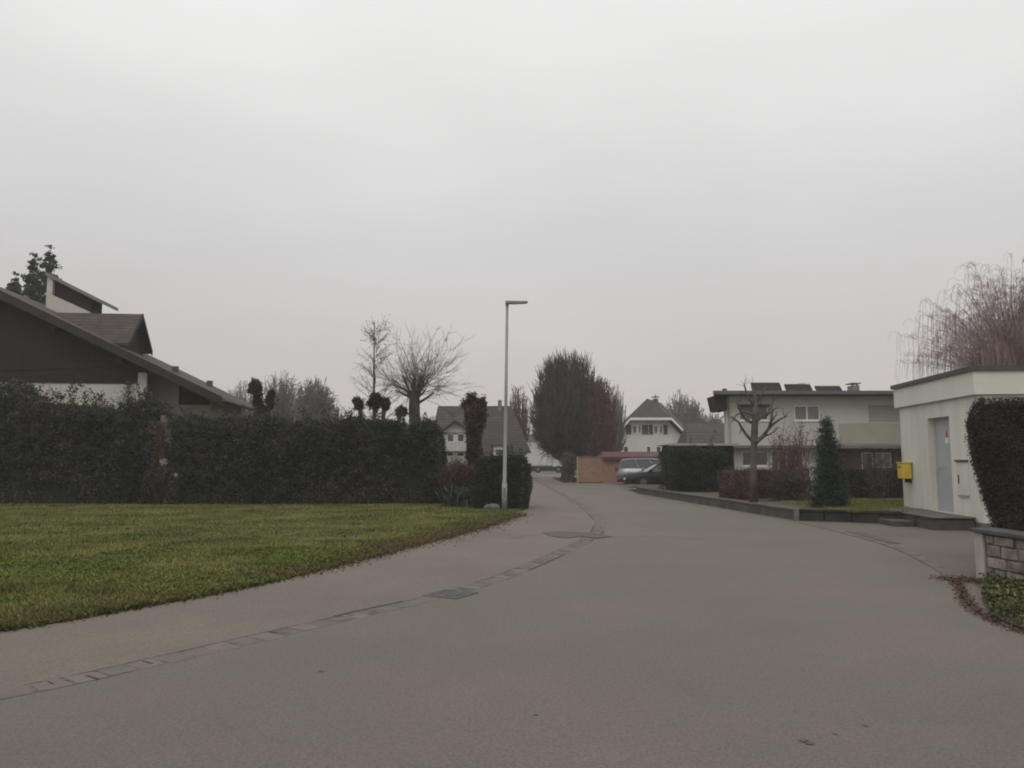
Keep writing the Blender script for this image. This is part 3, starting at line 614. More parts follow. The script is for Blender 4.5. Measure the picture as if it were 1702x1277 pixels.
def bare_tree(name, lab, px, pytop, Y, spread_px, n, mat, group=None, lw=.03, form='round', leafmat=None, nleaf=0, seed=1, rt=.16, low=.25, leafs=.12, cat='tree'):
    b = W(px, 765, Y); H_ = W(px, pytop, Y)[2]; R = spread_px / F * Y; root = thing(name, lab, cat, (b[0], Y, 0), group)
    trunk(root, (b[0], Y, 0), (b[0], Y, H_ * (.5 if form == 'round' else .9)), rt, rt * .4, mat if form != 'round' else M_barkd, .04); tb = TB(); P = []
    for i in range(n):
        u = unit(rng.normal(size=3)); u[2] = abs(u[2]) * 1. if rng.random() < .75 else -abs(u[2]) * .5; rr = rng.uniform(.7, 1.06)
        cz = H_ * (low + (1 - low) * .45); e = np.array([b[0] + u[0] * R * rr, Y + u[1] * R * rr, cz + u[2] * (H_ - cz) * rr])
        if form == 'column':
            u2 = rng.uniform(0, 6.28); q = rng.random() ** .42; tt = low + (1.02 - low) * rng.random() ** .8; zt = tt * H_
            rad = R * (max(.04, 1 - ((tt - .54) / .56) ** 2) ** .5 if tt > .54 else .22 + .78 * math.sin(1.5708 * max(0, tt - .1) / .44)); e = np.array([b[0] + math.cos(u2) * rad * q, Y + math.sin(u2) * rad * q, (zt * rng.uniform(.94, 1.0)) * (1 - .05 * q * q)])
            s = np.array([b[0], Y, H_ * rng.uniform(.14, .3)]); mid = np.array([s[0] + (e[0] - s[0]) * .85, s[1] + (e[1] - s[1]) * .85, s[2] + (e[2] - s[2]) * .42])
        else:
            s = np.array([b[0], Y, H_ * rng.uniform(.2, .5)]); mid = s + (e - s) * .5 + rng.normal(size=3) * R * .12 + [0, 0, .08 * H_]
        ts = np.linspace(0, 1, 6)[:, None]; pts = (1 - ts) ** 2 * s + 2 * ts * (1 - ts) * mid + ts ** 2 * e; pts[1:-1] += rng.normal(size=(4, 3)) * R * .03
        tb.add(pts, lw * 2.2, lw * .5); dd = unit(pts[-1] - pts[-2])
        for q in range(7):
            i2 = rng.integers(2, 6); vv = rng.normal(size=3) * (.28 if form == 'column' else .7); s2, _ = path(pts[i2], dd + vv, R * rng.uniform(.12, .32) * (1.5 if form == 'column' else 1), 3, .12, (0, 0, .12 if form == 'column' else .03)); tb.add(s2, lw * .8, lw * .35)
            P += list(s2[1:] + rng.normal(size=(3, 3)) * .12)
    tb.build('branches', mat, root)
    if nleaf: P = np.array(P); P = P[rng.integers(0, len(P), nleaf)] + rng.normal(size=(nleaf, 3)) * .1; nmesh('leaves', leaves(P, leafs, .7), 4, leafmat, root)
    return root
FT = 'bare trees in the distance'
bare_tree('distant_tree', 'pale bare tree in the distance next to the chalet eave', 400, 632, 95, 30, 210, M_barkt, FT, .045, seed=2)
bare_tree('distant_tree', 'rounded bare tree behind the two brown stumps', 462, 625, 92, 44, 330, M_barkt, FT, .05)
bare_tree('distant_tree', 'denser bare tree furthest right beyond the long hedge', 520, 632, 88, 36, 520, M_barkt, FT, .06)
bare_tree('distant_tree', 'small bare tree low on the horizon between hedge and slim tree', 558, 672, 92, 22, 160, M_barkt, FT, .04)
bare_tree('distant_tree', 'bare tree behind the white hipped house, next to its chimney', 1128, 652, 125, 26, 240, M_barkt, FT, .06)
bare_tree('distant_tree', 'dense bare tree above the brown tiled roof', 1152, 664, 118, 22, 300, M_barkt, FT, .07)
bare_tree('distant_tree', 'low bare tree beside the overhanging eave of the flat house', 1185, 684, 118, 24, 260, M_barkt, FT, .06)
bare_tree('distant_tree', 'low dark bare tree between the umber roof and the columnar tree', 866, 716, 112, 16, 260, M_barkd, FT, .10, low=.05)
bare_tree('distant_tree', 'low bare tree left of the umber roof', 712, 690, 100, 22, 200, M_barkt, FT, .05)
bare_tree('poplar', 'pale narrow bare poplar right of the columnar tree', 1026, 640, 80, 17, 150, M_barkt, None, .04, 'column', low=.1)
bare_tree('autumn_tree', 'small tree with sparse russet leaves right of the lamp post', 862, 643, 78, 21, 170, M_barkr, None, .035, 'column', M_orange, 900, low=.15, leafs=.2)
bare_tree('columnar_hornbeam', 'huge dense egg shaped bare tree at the end of the road', 943, 600, 62, 60, 1900, M_barkh, None, .034, 'column', rt=.42, low=.2)
bare_tree('copper_beech', 'reddish brown tree against the right side of the egg shaped tree', 996, 634, 60.5, 32, 620, M_barkr, None, .035, 'column', M_clipbr, 2600, low=.12, leafs=.13)
b = W(943, 765, 58); root = thing('roadside_bush', 'small grey green bush at the foot of the egg shaped tree beside the wooden fence', 'bush', (b[0], 57.6, 0))
P = np.vstack([shell_cloud(1600, (b[0] + .1, 57.6, 1.2), (.7, .6, 1.1), 3, .35, .3)]); P[:, 2] = np.clip(P[:, 2], .05, 9); nmesh('foliage', leaves(P, .13, .6), 4, pm("grey_bush", (.075, .080, .058), .8, .3, 1, rnd=.4), root)
m = MB(); m.tube([(b[0], 57.6, 0), (b[0] + .1, 57.6, 1.5)], [.25, .12], 7); m.build('stems', M_barkd, root)
q = np.stack([rng.uniform(3.6, 6.4, 2500), rng.uniform(55, 70, 2500)], 1); o = nmesh('fallen_leaves', leaves(np.column_stack([q, .02 + .03 * rng.random(len(q))]), .12, .7), 4, M_deadleaf); tag(o, 'rusty leaf litter on the verge under the egg shaped tree', 'fallen leaves', kind='stuff')

# spruces behind the chalet
for px, py, R, lab in ((63, 412, 2.6, 'tallest dark spruce behind the chalet chimney'), (36, 428, 2.3, 'shorter spruce just left of the tallest one behind the chalet'), (-8, 452, 2.3, 'spruce cut off by the left picture edge behind the chalet ridge')):
    b = W(px, 765, 60); conifer('spruce', lab, (b[0], 60 + (px % 3), 0), W(px, py, 60)[2], R * 1.25, 20000, .36, M_spruce, 'spruces behind the chalet', droop=.25, tiers=40, pw=.8, asp=.4, fill=1.5)

# ------------------------------------------------------------------ chalet house on the left
def window(parent, fr, s0, s1, z0, z1, d=-.08, mull=1, frame=M_frame, pane=M_glass, fw=.06, sill=None):
    m = MB(); m.fbox(fr, s0, s0 + fw, z0, z1, d, d + .06); m.fbox(fr, s1 - fw, s1, z0, z1, d, d + .06); m.fbox(fr, s0 + fw, s1 - fw, z1 - fw, z1, d, d + .06); m.fbox(fr, s0 + fw, s1 - fw, z0, z0 + fw, d, d + .06)
    for k in range(mull): c = s0 + (s1 - s0) * (k + 1) / (mull + 1); m.fbox(fr, c - fw * .6, c + fw * .6, z0 + fw, z1 - fw, d, d + .055)
    w_ = m.build('window', frame, parent); p = MB(); p.fbox(fr, s0 + .01, s1 - .01, z0 + .01, z1 - .01, d - .03, d + .01); p.build('pane', pane, w_)
    if sill: q = MB(); q.fbox(fr, s0 - .08, s1 + .08, z0 - .07, z0 - .003, -.1, .06); q.build('sill', sill, w_)
    return w_
def chalet():
    P0 = W(368, 661, 34.); an = math.radians(6); ux = np.array([math.cos(an), math.sin(an)]); uy = np.array([-math.sin(an), math.cos(an)])      # local x right, local y away
    ze = P0[2]; root = thing('chalet_house', 'brown roofed chalet with dark gable cladding behind the hedge', 'house', (P0[0] - 4, P0[1] + 6, 0))
    L3 = lambda x, y, z: (P0[0] + ux[0] * x + uy[0] * y, P0[1] + ux[1] * x + uy[1] * y, z)
    s0_, z0_ = hit(0, 484, P0, -ux); k = (z0_ - ze) / s0_; xr = -11.7; Ln = 9.
    zr = ze - k * xr
    # roof slabs
    m = MB()
    for y0, y1 in ((0, Ln),):
        t = .22
        m.hexa([L3(xr, y0, zr - t), L3(0, y0, ze - t), L3(0, y1, ze - t), L3(xr, y1, zr - t), L3(xr, y0, zr), L3(0, y0, ze), L3(0, y1, ze), L3(xr, y1, zr)])
        m.hexa([L3(2 * xr, y0, ze - t), L3(xr - .002, y0, zr - t), L3(xr - .002, y1, zr - t), L3(2 * xr, y1, ze - t), L3(2 * xr, y0, ze), L3(xr - .002, y0, zr), L3(xr - .002, y1, zr), L3(2 * xr, y1, ze)])
    roof = m.build('roof', M_rooftile, root)
    # bargeboards
    for sgn in (1,):
        m = MB(); m.hexa([L3(xr, -.06, zr - .34), L3(.03, -.06, ze - .34), L3(.03, -.004, ze - .34), L3(xr, -.004, zr - .34), L3(xr, -.06, zr + .04), L3(.03, -.06, ze + .04), L3(.03, -.004, ze + .04), L3(xr, -.004, zr + .04)]); m.build('bargeboard', M_rake, root)
    m = MB(); m.tube([L3(.09, 0, ze - .12), L3(.09, Ln, ze - .12)], .075, 8); m.build('gutter', M_roofedge, root)
    # walls: gable plane at y=1.0, side wall at x=xw
    ygw = 1.0; sW, _ = hit(243, 640, L3(0, ygw, 0), -ux); xw = -sW; sE, _ = hit(351, 660, L3(0, ygw + 1.1, 0), -ux); xe_ = -sE
    zsp = W(150, 636, 34.)[2]
    fr = (*L3(2 * xr + 1.3, ygw, 0)[:2], ux[0], ux[1]); Lg = -2 * xr - 1.3 + xw
    m = MB(); m.wall(fr, 0, Lg, 0, zsp, .3, [(Lg - 6.2, Lg - 4.6, 1, 2.4)]); m.build('gable_wall', M_housewall, root)
    c = 2 * xr + 1.3; m = MB(); pts = [L3(c + .003, ygw - .05, zsp + .003), L3(xw - .003, ygw - .05, zsp + .003), L3(xw - .003, ygw - .05, ze - k * xw - .24), L3(xr, ygw - .05, zr - .24), L3(c + .003, ygw - .05, ze + k * (c - 2 * xr) - .24)]
    m.prism(pts, (uy[0] * .2, uy[1] * .2, 0)); m.build('gable_cladding', M_darkwood, root)
    m = MB()
    for i in range(1):
        x = xw - .35 - i * .93; z1 = (ze - k * x if x > xr else zr - k * (xr - x)) - .25
        m.prism([L3(x, ygw - .075, zsp + .02), L3(x + .03, ygw - .075, zsp + .02), L3(x + .03, ygw - .075, z1 - .02), L3(x, ygw - .075, z1 - .02)], (uy[0] * .02, uy[1] * .02, 0))
    m.build('cladding_battens', M_darkwood, root)
    # pale corner pier and side wall facing the lawn
    frs = (*L3(xw + .07, ygw + 1.1, 0)[:2], ux[0], ux[1]); wr_ = xe_ - xw - .07
    m = MB(); m.prism([L3(xw - 2.5, ygw + 1.1, 0), L3(xe_, ygw + 1.1, 0), L3(xe_, ygw + 1.1, ze - k * xe_ - .24), L3(xw - 2.5, ygw + 1.1, ze - k * (xw - 2.5) - .24)], (uy[0] * 6, uy[1] * 6, 0)); m.build('recessed_wall', M_greywall, root)
    m = MB(); m.prism([L3(xw + 1.1, ygw + 1.05, 4.15), L3(xe_ - .05, ygw + 1.05, 4.15), L3(xe_ - .05, ygw + 1.05, ze - k * xe_ - .27), L3(xw + 1.1, ygw + 1.05, ze - k * (xw + 1.1) - .27)], (uy[0] * .04, uy[1] * .04, 0)); m.build('recess_cladding', M_darkwood, root)
    m = MB(); m.box(0, 0, 0, 0, 0, 0); m = MB(); xx = xw + .0
    m.hexa([L3(xx - .32, ygw - .12, 0), L3(xx + .06, ygw - .12, 0), L3(xx + .06, ygw - .003, 0), L3(xx - .32, ygw - .003, 0), L3(xx - .32, ygw - .12, ze - k * xw - .55), L3(xx + .06, ygw - .12, ze - k * xw - .55), L3(xx + .06, ygw - .003, ze - k * xw - .55), L3(xx - .32, ygw - .003, ze - k * xw - .55)]); m.build('corner_pier', M_housewall, root)
    # purlin ends under the eave
    for x in (-4.4, -7.2, -10.):
        m = MB(); zz = ze - k * x - .25; m.hexa([L3(x - .08, .05, zz - .3), L3(x + .08, .05, zz - .34), L3(x + .08, ygw - .08, zz - .34), L3(x - .08, ygw - .08, zz - .3), L3(x - .08, .05, zz), L3(x + .08, .05, zz - .08), L3(x + .08, ygw - .08, zz - .08), L3(x - .08, ygw - .08, zz)]); m.build('purlin', M_darkwood, root)
    # dormer
    n = np.cross(np.array([ux[0], ux[1], -k]), np.array([uy[0], uy[1], 0])); p_on = np.array(L3(0, 0, ze))
    y0d, y1d = 2.1, 4.9; ym = 3.5; sa, za = hit(236, 523, L3(0, ym, 0), -ux); xm = -sa - .3; zb = ze - k * xm + .22; ax = ay = bx_ = by = 0
    print('dormer', ax, ay, bx_, by, za, zb)
    xb = -(za - ze) / k      # where ridge meets slope
    d = MB()
    for sg, ye in ((-1, y0d), (1, y1d)):
        xe = -(zb - ze) / k
        d.hexa([L3(xb, ym, za - .12), L3(xm + .3, ym, za - .12), L3(xm + .3, ye + sg * .1, zb - .12), L3(xe - .2, ye + sg * .1, zb - .12), L3(xb, ym, za + .02), L3(xm + .3, ym, za + .02), L3(xm + .3, ye + sg * .1, zb + .0), L3(xe - .2, ye + sg * .1, zb + .0)])
    dm = d.build('dormer', M_rooftile, root)
    f = MB(); f.prism([L3(xm, y0d + .15, zb - .45), L3(xm, y1d - .15, zb - .45), L3(xm, y1d - .15, zb - .05), L3(xm, ym, za - .2), L3(xm, y0d + .15, zb - .05)], (-ux[0] * .1, -ux[1] * .1, 0)); f.build('dormer_face', M_darkwood, dm)
    f = MB()
    for ye in (y0d - .1, y1d + .1):
        f.hexa([L3(xm + .305, ym, za - .2), L3(xm + .36, ym, za - .2), L3(xm + .36, ye, zb - .2), L3(xm + .305, ye, zb - .2), L3(xm + .305, ym, za + .05), L3(xm + .36, ym, za + .05), L3(xm + .36, ye, zb + .05), L3(xm + .305, ye, zb + .05)])
    f.build('dormer_bargeboard', M_rake, dm)
    # chimney block with a slanting cover
    qy = 6.4; Hc = lambda px, py: hit(px, py, L3(0, qy, 0), -ux); qx = -Hc(76, 508)[0]; rx = -Hc(148, 519)[0]; z1 = Hc(76, 460)[1]; z2 = Hc(148, 496)[1]
    print('chimney', qx, qy, rx, z1, z2)
    lo = Hc(150, 545)[1] - 1.; D = 1.6; zw1 = Hc(80, 486)[1]; zw2 = Hc(138, 518)[1]
    c = MB()
    c.prism([L3(qx, qy, lo), L3(rx, qy, lo), L3(rx, qy, zw2), L3(qx, qy, zw1)], (uy[0] * D, uy[1] * D, 0))
    c.hexa([L3(qx, qy, zw1 + .002), L3(qx + .28, qy, zw1 - .1), L3(qx + .28, qy + D, zw1 - .1), L3(qx, qy + D, zw1 + .002), L3(qx, qy, z1), L3(qx + .28, qy, z1 - .1), L3(qx + .28, qy + D, z1 - .1), L3(qx, qy + D, z1)])
    ch = c.build('chimney', M_housewall, roof)
    c = MB(); c.prism([L3(qx + .285, qy + .25, zw1 - .3), L3(rx, qy + .25, zw2 - .1), L3(rx, qy + .25, z2 + .02), L3(qx + .285, qy + .25, z1 - .03)], (uy[0] * (D - .3), uy[1] * (D - .3), 0)); c.build('opening_shade', M_darkwood, ch)  # dark block standing in for the shade inside the open chimney top
    c = MB(); sx = (z1 - z2) / (rx - qx)
    c.prism([L3(qx - .05, qy - .15, z1 + .04), L3(rx + .75, qy - .15, z2 - sx * .75 + .04), L3(rx + .75, qy - .15, z2 - sx * .75 + .22), L3(qx - .05, qy - .15, z1 + .22)], (uy[0] * (D + .3), uy[1] * (D + .3), 0)); c.build('chimney_cover', pm("cover_sheet", (.20, .195, .19), .7, .15, 2), ch)
    # little vents on the roof
    for yy, px in ((3., 292), (6., 350)):
        sv = hit(px, 600, L3(0, yy, 0), -ux)[0]; V_ = L3(-sv, yy, ze + k * sv); c = MB(); c.box(V_[0] - .12, V_[0] + .12, V_[1] - .12, V_[1] + .12, V_[2] - .2, V_[2] + .28); c.build('roof_vent', M_roofedge, roof)
chalet()

# ------------------------------------------------------------------ umber roofed house
def umber_house():
    Y = 66.; root = thing('umber_roofed_house', 'house with a big umber roof and white gabled front left of the lamp post', 'house', (W(790, 765, Y)[0], Y + 3, 0))
    X = lambda px, YY=Y: W(px, 700, YY)[0]; Z = lambda py, YY=Y: W(800, py, YY)[2]
    zr = W(790, 675, 70.5)[2]; ze = Z(752); xl = X(712); xr_ = X(882)
    m = MB(); RL = (W(728, 675, 70.5)[0], 70.5, zr); RR = (W(850, 675, 70.5)[0], 70.5, zr)
    el, er, bl, br = (xl, Y, ze), (xr_, Y, ze), (xl, 75, ze), (xr_ + .3, 75, ze)
    m.poly([el, er, RR, RL]); m.poly([er, br, RR]); m.poly([br, bl, RL, RR]); m.poly([bl, el, RL]); m.poly([bl, br, er, el]); roof = m.build('roof', M_roofbr, root)
    fr = (X(712) + .5, Y + .6, 1, 0); m = MB(); m.box(xl + .5, xr_ - .5, Y + .6, 74, 0, ze - .003); m.build('wall', M_white, root)
    # gabled bay
    bx0, bx1 = X(730, 65), X(785, 65); za = W(757, 701, 65)[2]; zs_ = W(757, 722, 65)[2]; xm = (bx0 + bx1) / 2; fr = (bx0, 65., 1, 0); Lb = bx1 - bx0
    PX = lambda px: X(px, 65) - bx0; PZ = lambda py: W(757, py, 65)[2]
    holes = [(PX(743), PX(755), PZ(735), PZ(719)), (PX(760), PX(772), PZ(735), PZ(719)), (PX(743), PX(754), PZ(759), PZ(751)), (PX(760), PX(772), PZ(759), PZ(751))]
    m = MB(); m.wall(fr, 0, Lb, 0, zs_, .25, [h for h in holes if h[3] < zs_ + .3]); m.prism([(bx0, 65, zs_ + .002), (bx1, 65, zs_ + .002), (xm, 65, za - .1)], (0, .25, 0)); m.build('bay_wall', M_white, root)
    for h in holes: window(root, fr, *h, d=-.06, mull=0)
    m = MB(); m.box(bx0 - .15, bx1 + .15, 64.2, 64.28, PZ(750), PZ(735)); m.box(bx0 - .15, bx1 + .15, 64.28, 64.995, PZ(750), PZ(748)); m.build('balcony', pm("balcony_boards", (.5, .48, .45), .8, .25, 2.5, stretch=(8, 1, 1)), root)
    m = MB(); ov = .35
    for a, b_ in ((bx0 - ov, 1), (bx1 + ov, -1)):
        zlow = zs_ - ov * (za - zs_) / (Lb / 2); m.hexa([(a, 64.4, zlow), (xm, 64.4, za), (xm, 70, za), (a, 70, zlow), (a, 64.4, zlow + .14), (xm, 64.4, za + .14), (xm, 70, za + .14), (a, 70, zlow + .14)])
    m.build('bay_roof', M_roofbr, root)
    # dormer window and ground floor band
    dx0, dx1 = X(820, 65.6), X(842, 65.6); m = MB(); m.box(dx0, dx1, 65.6, 68, Z(760), Z(741)); dm = m.build('dormer', M_white, root); fr2 = (dx0, 65.6, 1, 0); window(dm, fr2, .15, dx1 - dx0 - .15, Z(758), Z(746), d=.003, mull=0)
    m = MB(); m.box(dx0 - .15, dx1 + .15, 65.4, 68, Z(741) + .002, Z(739)); m.build('dormer_roof', M_roofbr, dm)
    m = MB(); m.box(X(826) , X(833), 70, 70.8, zr - .5, zr + .5); m.build('chimney', M_brick, roof)
umber_house()

# ------------------------------------------------------------------ white house with a half hipped roof
def white_house():
    Y = 90.; root = thing('hipped_white_house', 'white house with dark half hipped roof and a row of shuttered windows', 'house', (W(1080, 765, Y)[0], Y + 6, 0))
    PX = lambda px, YY=Y: W(px, 720, YY)[0]; PZ = lambda py, YY=Y: W(1080, py, YY)[2]
    xm = PX(1080); h1 = PX(1114, 89) - PX(1080, 89); h2 = PX(1156, 89) - PX(1080, 89); z1 = PZ(694, 89); z2 = PZ(738, 89); za = PZ(665, 91.6); Yb = 98
    m = MB(); xb = PX(1101, Yb); A = (PX(1079, 91.6), 91.6, za); Ab = (xb, Yb, za)
    for s in (-1, 1):
        m.poly([(xm + s * h2, 89, z2), (xm + s * h1, 89, z1), A, Ab, (xb + s * h2, Yb, z2)])
    m.poly([(xm - h1, 89, z1), (xm + h1, 89, z1), A]); m.poly([(xb - h2, Yb, z2), (xb + h2, Yb, z2), Ab])
    roof = m.build('roof', M_roofdark, root); sm = roof.modifiers.new('thick', 'SOLIDIFY'); sm.thickness = .25; sm.offset = -1
    m = MB(); w1, w2 = h1 - .35, h2 - .9
    m.prism([(xm - w2, Y, 0), (xm + w2, Y, 0), (xm + w2, Y, z2 + .35), (xm + w1, Y, z1 - .3), (xm - w1, Y, z1 - .3), (xm - w2, Y, z2 + .35)], ((xb - xm) * .8, 8., 0)); m.build('wall', M_white, root)
    m = MB(); t = .32
    m.hexa([(xm - h1 - .1, 88.92, z1 - t), (xm + h1 + .1, 88.92, z1 - t), (xm + h1 + .1, 89, z1 - t), (xm - h1 - .1, 89, z1 - t), (xm - h1, 88.92, z1 - .02), (xm + h1, 88.92, z1 - .02), (xm + h1, 89, z1 - .02), (xm - h1, 89, z1 - .02)])
    for s in (-1, 1):
        m.hexa([(xm + s * h2, 88.9, z2 - t), (xm + s * h1, 88.9, z1 - t), (xm + s * h1, 88.98, z1 - t), (xm + s * h2, 88.98, z2 - t), (xm + s * h2, 88.9, z2), (xm + s * h1, 88.9, z1), (xm + s * h1, 88.98, z1), (xm + s * h2, 88.98, z2)])
    m.build('bargeboard', M_frame, root)
    fr = (0, Y, 1, 0)
    for a, b_ in ((1051, 1059), (1060, 1066), (1086, 1094), (1095, 1102)): window(root, fr, PX(a), PX(b_), PZ(721), PZ(707), d=.03, mull=0, pane=M_glassl, fw=.09)
    for a, b_ in ((1040.5, 1049), (1067, 1077), (1078.5, 1085), (1102.5, 1109.5)): m = MB(); m.fbox(fr, PX(a), PX(b_), PZ(722), PZ(706.5), .04, .10); m.build('shutter', M_dshutter, root)
    for a, b_ in ((1036, 1044), (1074, 1081), (1090, 1098)): window(root, fr, PX(a), PX(b_), PZ(754), PZ(742), d=.03, mull=0)
    m = MB(); m.box(PX(1088, 94), PX(1095, 94), 94, 94.9, za - 1, za + .35); m.box(PX(1086, 94), PX(1097, 94), 93.9, 95, za + .55, za + .62); m.box(PX(1091, 94), PX(1092, 94), 94.4, 94.5, za + .352, za + .9); m.build('chimney', M_roofedge, roof)
white_house()

# low umber roofed building between the hipped house and the flat house
Yb = 56.; X = lambda px, Y_=Yb: W(px, 720, Y_)[0]; Z = lambda py, Y_=Yb: W(1170, py, Y_)[2]
root = thing('low_barn', 'low building whose plain brown roof meets the flat house', 'building', (X(1190), Yb + 4, 0))
m = MB(); m.poly([(X(1141), Yb, Z(737)), (X(1260), Yb, Z(737)), (X(1250, 60), 60, Z(704, 60)), (X(1141, 60), 60, Z(704, 60))]); m.poly([(X(1141), Yb, Z(737)), (X(1141, 60), 60, Z(704, 60)), (X(1141, 60), 64, Z(737))]); m.poly([(X(1250, 60), 60, Z(704, 60)), (X(1141, 60), 60, Z(704, 60)), (X(1141, 60), 64, Z(737)), (X(1260), 64, Z(737))]); m.build('roof', M_roofbr, root)
m = MB(); m.box(X(1141) + .3, X(1255), Yb + .4, 63.5, 0, Z(738)); m.build('wall', M_greywall, root)

# ------------------------------------------------------------------ flat roofed house
def flat_house():
    Y = 42.; X = lambda px, Y_=Y: W(px, 700, Y_)[0]; Z = lambda py, Y_=Y: W(1350, py, Y_)[2]
    root = thing('flat_roofed_house', 'two storey cream house with flat roof and solar collectors', 'house', (X(1350), Y + 4, 0))
    x0, x1 = X(1206), X(1660); fr = (x0, Y, 1, 0); P = lambda px: X(px) - x0; zf = Z(740.5); zt = Z(659)
    up = [(P(1229), P(1278), Z(699), Z(674)), (P(1321), P(1364), Z(699), Z(674)), (P(1444), P(1500), Z(702), Z(674))]
    m = MB(); m.wall(fr, 0, x1 - x0, zf, zt, .3, up); xo = 2.6
    m.hexa([(x0 + .002, Y + .302, zf), (x1, Y + .302, zf), (x1, Y + 9, zf), (x0 + xo, Y + 9, zf), (x0 + .002, Y + .302, zt), (x1, Y + .302, zt), (x1, Y + 9, zt), (x0 + xo, Y + 9, zt)]); m.build('upper_wall', M_flatwall, root)
    window(root, fr, *up[0], d=-.12, mull=1, frame=M_frame, sill=M_frame); window(root, fr, *up[1], d=-.12, mull=1, pane=M_glassl, sill=M_frame)
    q = MB(); q.fbox(fr, *up[2], -.12, -.06); q.build('roller_shutter', M_shutter, root)
    q = MB(); q.fbox(fr, P(1228), P(1279), Z(676), Z(674) + .05, .003, .2); q.build('blind', M_dshutter, root)
    # balcony parapet panel on the right half
    m = MB(); m.fbox(fr, P(1394), x1 - x0, Z(738), Z(703.5), .003, .05); m.build('parapet_panel', M_olive, root)
    m = MB(); m.fbox(fr, -.05, x1 - x0, zf - .14, zf - .003, -.2, .18); m.build('floor_band', pm("floor_band", (.16, .15, .135), .9, .15, 2), root)
    # lower storey: left part flush, right part set back
    fl = (x0, Y + .5, 1, 0); zl = zf - .142; lo = [(P(1236), P(1280), Z(775), Z(750)), (P(1284), P(1340), Z(797), Z(748))]
    m = MB(); m.wall(fl, 0, P(1385), 0, zl, .3, lo); m.build('lower_wall', M_flatwall, root)
    window(root, fl, *lo[0], d=-.1, mull=1, sill=M_frame); window(root, fl, *lo[1], d=-.1, mull=3, pane=M_glassl, fw=.08)
    fr3 = (x0, Y + 1.2, 1, 0); h = [(P(1446), P(1466), Z(797), Z(752)), (P(1470), P(1497), Z(778), Z(752))]
    m = MB(); m.wall(fr3, P(1385) + .003, x1 - x0, 0, zl, .3, h); m.build('brown_wall', M_brownwall, root)
    window(root, fr3, *h[0], d=-.1, mull=0, frame=M_frame); window(root, fr3, *h[1], d=-.1, mull=1, pane=M_glassl)
    # roof with overhang
    m = MB(); m.hexa([(X(1187, 41.3), 41.3, zt + .002), (x1, 41.3, zt + .002), (x1, 52, zt + .002), (x0 + 2.2, 52, zt + .002)] + [(X(1187, 41.3), 41.3, zt + .16), (x1, 41.3, zt + .16), (x1, 52, zt + .16), (x0 + 2.2, 52, zt + .16)])
    roof = m.build('roof', M_roofedge, root)
    m = MB(); m.tube([(X(1190), Y + 1.2, zt - .75), (X(1204), Y + 1.2, zt - .75)], .03, 6); m.prism([(X(1189, 41.5), 41.6, zt - .0), (x0 - .003, 41.6, zt - .0), (x0 - .003, 41.6, zt - .8), (X(1194, 41.5), 41.6, zt - .8)], (0, 1.6, 0)); m.build('eave_box', M_darkwood, root)
    m = MB(); m.box(X(1186.5, 41.25), x1, 41.18, 41.295, zt + .06, zt + .24); m.build('roof_gutter', pm("zinc_gutter", (.13, .13, .13), .5, .15, 2), root)
    m = MB(); m.tube([(X(1212), Y - .08, .0), (X(1212), Y - .08, zt)], .045, 8); m.build('downpipe', M_greywall, root)
    m = MB(); m.tube([(X(1210), Y + .5, zt + .163), (X(1210), Y + .5, Z(646))], .09, 8); m.tube([(X(1210), Y + .5, Z(648)), (X(1210), Y + .5, Z(645))], .13, 8); m.build('vent_pipe', M_roofedge, root)
    # solar collectors
    YS_ = 45.; zb = zt + .2
    for a, b_, yt in ((1258, 1308, 636.5), (1315, 1360, 639), (1367, 1411, 642)):
        ztop = W(1300, yt, YS_ + 1.2)[2]; xa, xb = X(a, YS_), X(b_, YS_)
        m = MB(); m.hexa([(xa - .05, YS_, zb), (xb, YS_, zb), (xb, YS_ + .08, zb - .03), (xa - .05, YS_ + .08, zb - .03), (xa + .1, YS_ + 1.2, ztop), (xb + .05, YS_ + 1.2, ztop), (xb + .05, YS_ + 1.28, ztop - .05), (xa + .1, YS_ + 1.28, ztop - .05)]); sp = m.build('solar_collector', M_solar, root)
        m = MB(); m.tube([(xb + .13, YS_ + 1.2, ztop), (xb - .1, YS_ - .05, zb)], .04, 6); m.tube([(xb + .13, YS_ + 1.2, ztop), (xb + .25, YS_ + .6, zt + .165)], .04, 6); m.tube([(xa + .1, YS_ + 1.19, ztop + .025), (xb + .05, YS_ + 1.19, ztop + .025)], .022, 6); m.build('support_frame', M_frame, sp)
    m = MB(); m.box(X(1419, 46), X(1431, 46), 46, 46.7, zt + .163, Z(641, 46)); m.box(X(1417, 46), X(1433, 46), 45.9, 46.8, Z(638, 46), Z(636.5, 46)); m.box(X(1420, 46), X(1422, 46), 46.1, 46.2, Z(641, 46), Z(638, 46)); m.box(X(1428, 46), X(1430, 46), 46.1, 46.2, Z(641, 46), Z(638, 46)); m.build('chimney', M_brick, roof)
    m = MB(); m.box(X(1331, 48), X(1341, 48), 48, 48.6, zt + .163, Z(637, 48)); m.build('chimney', M_brick, roof)
flat_house()

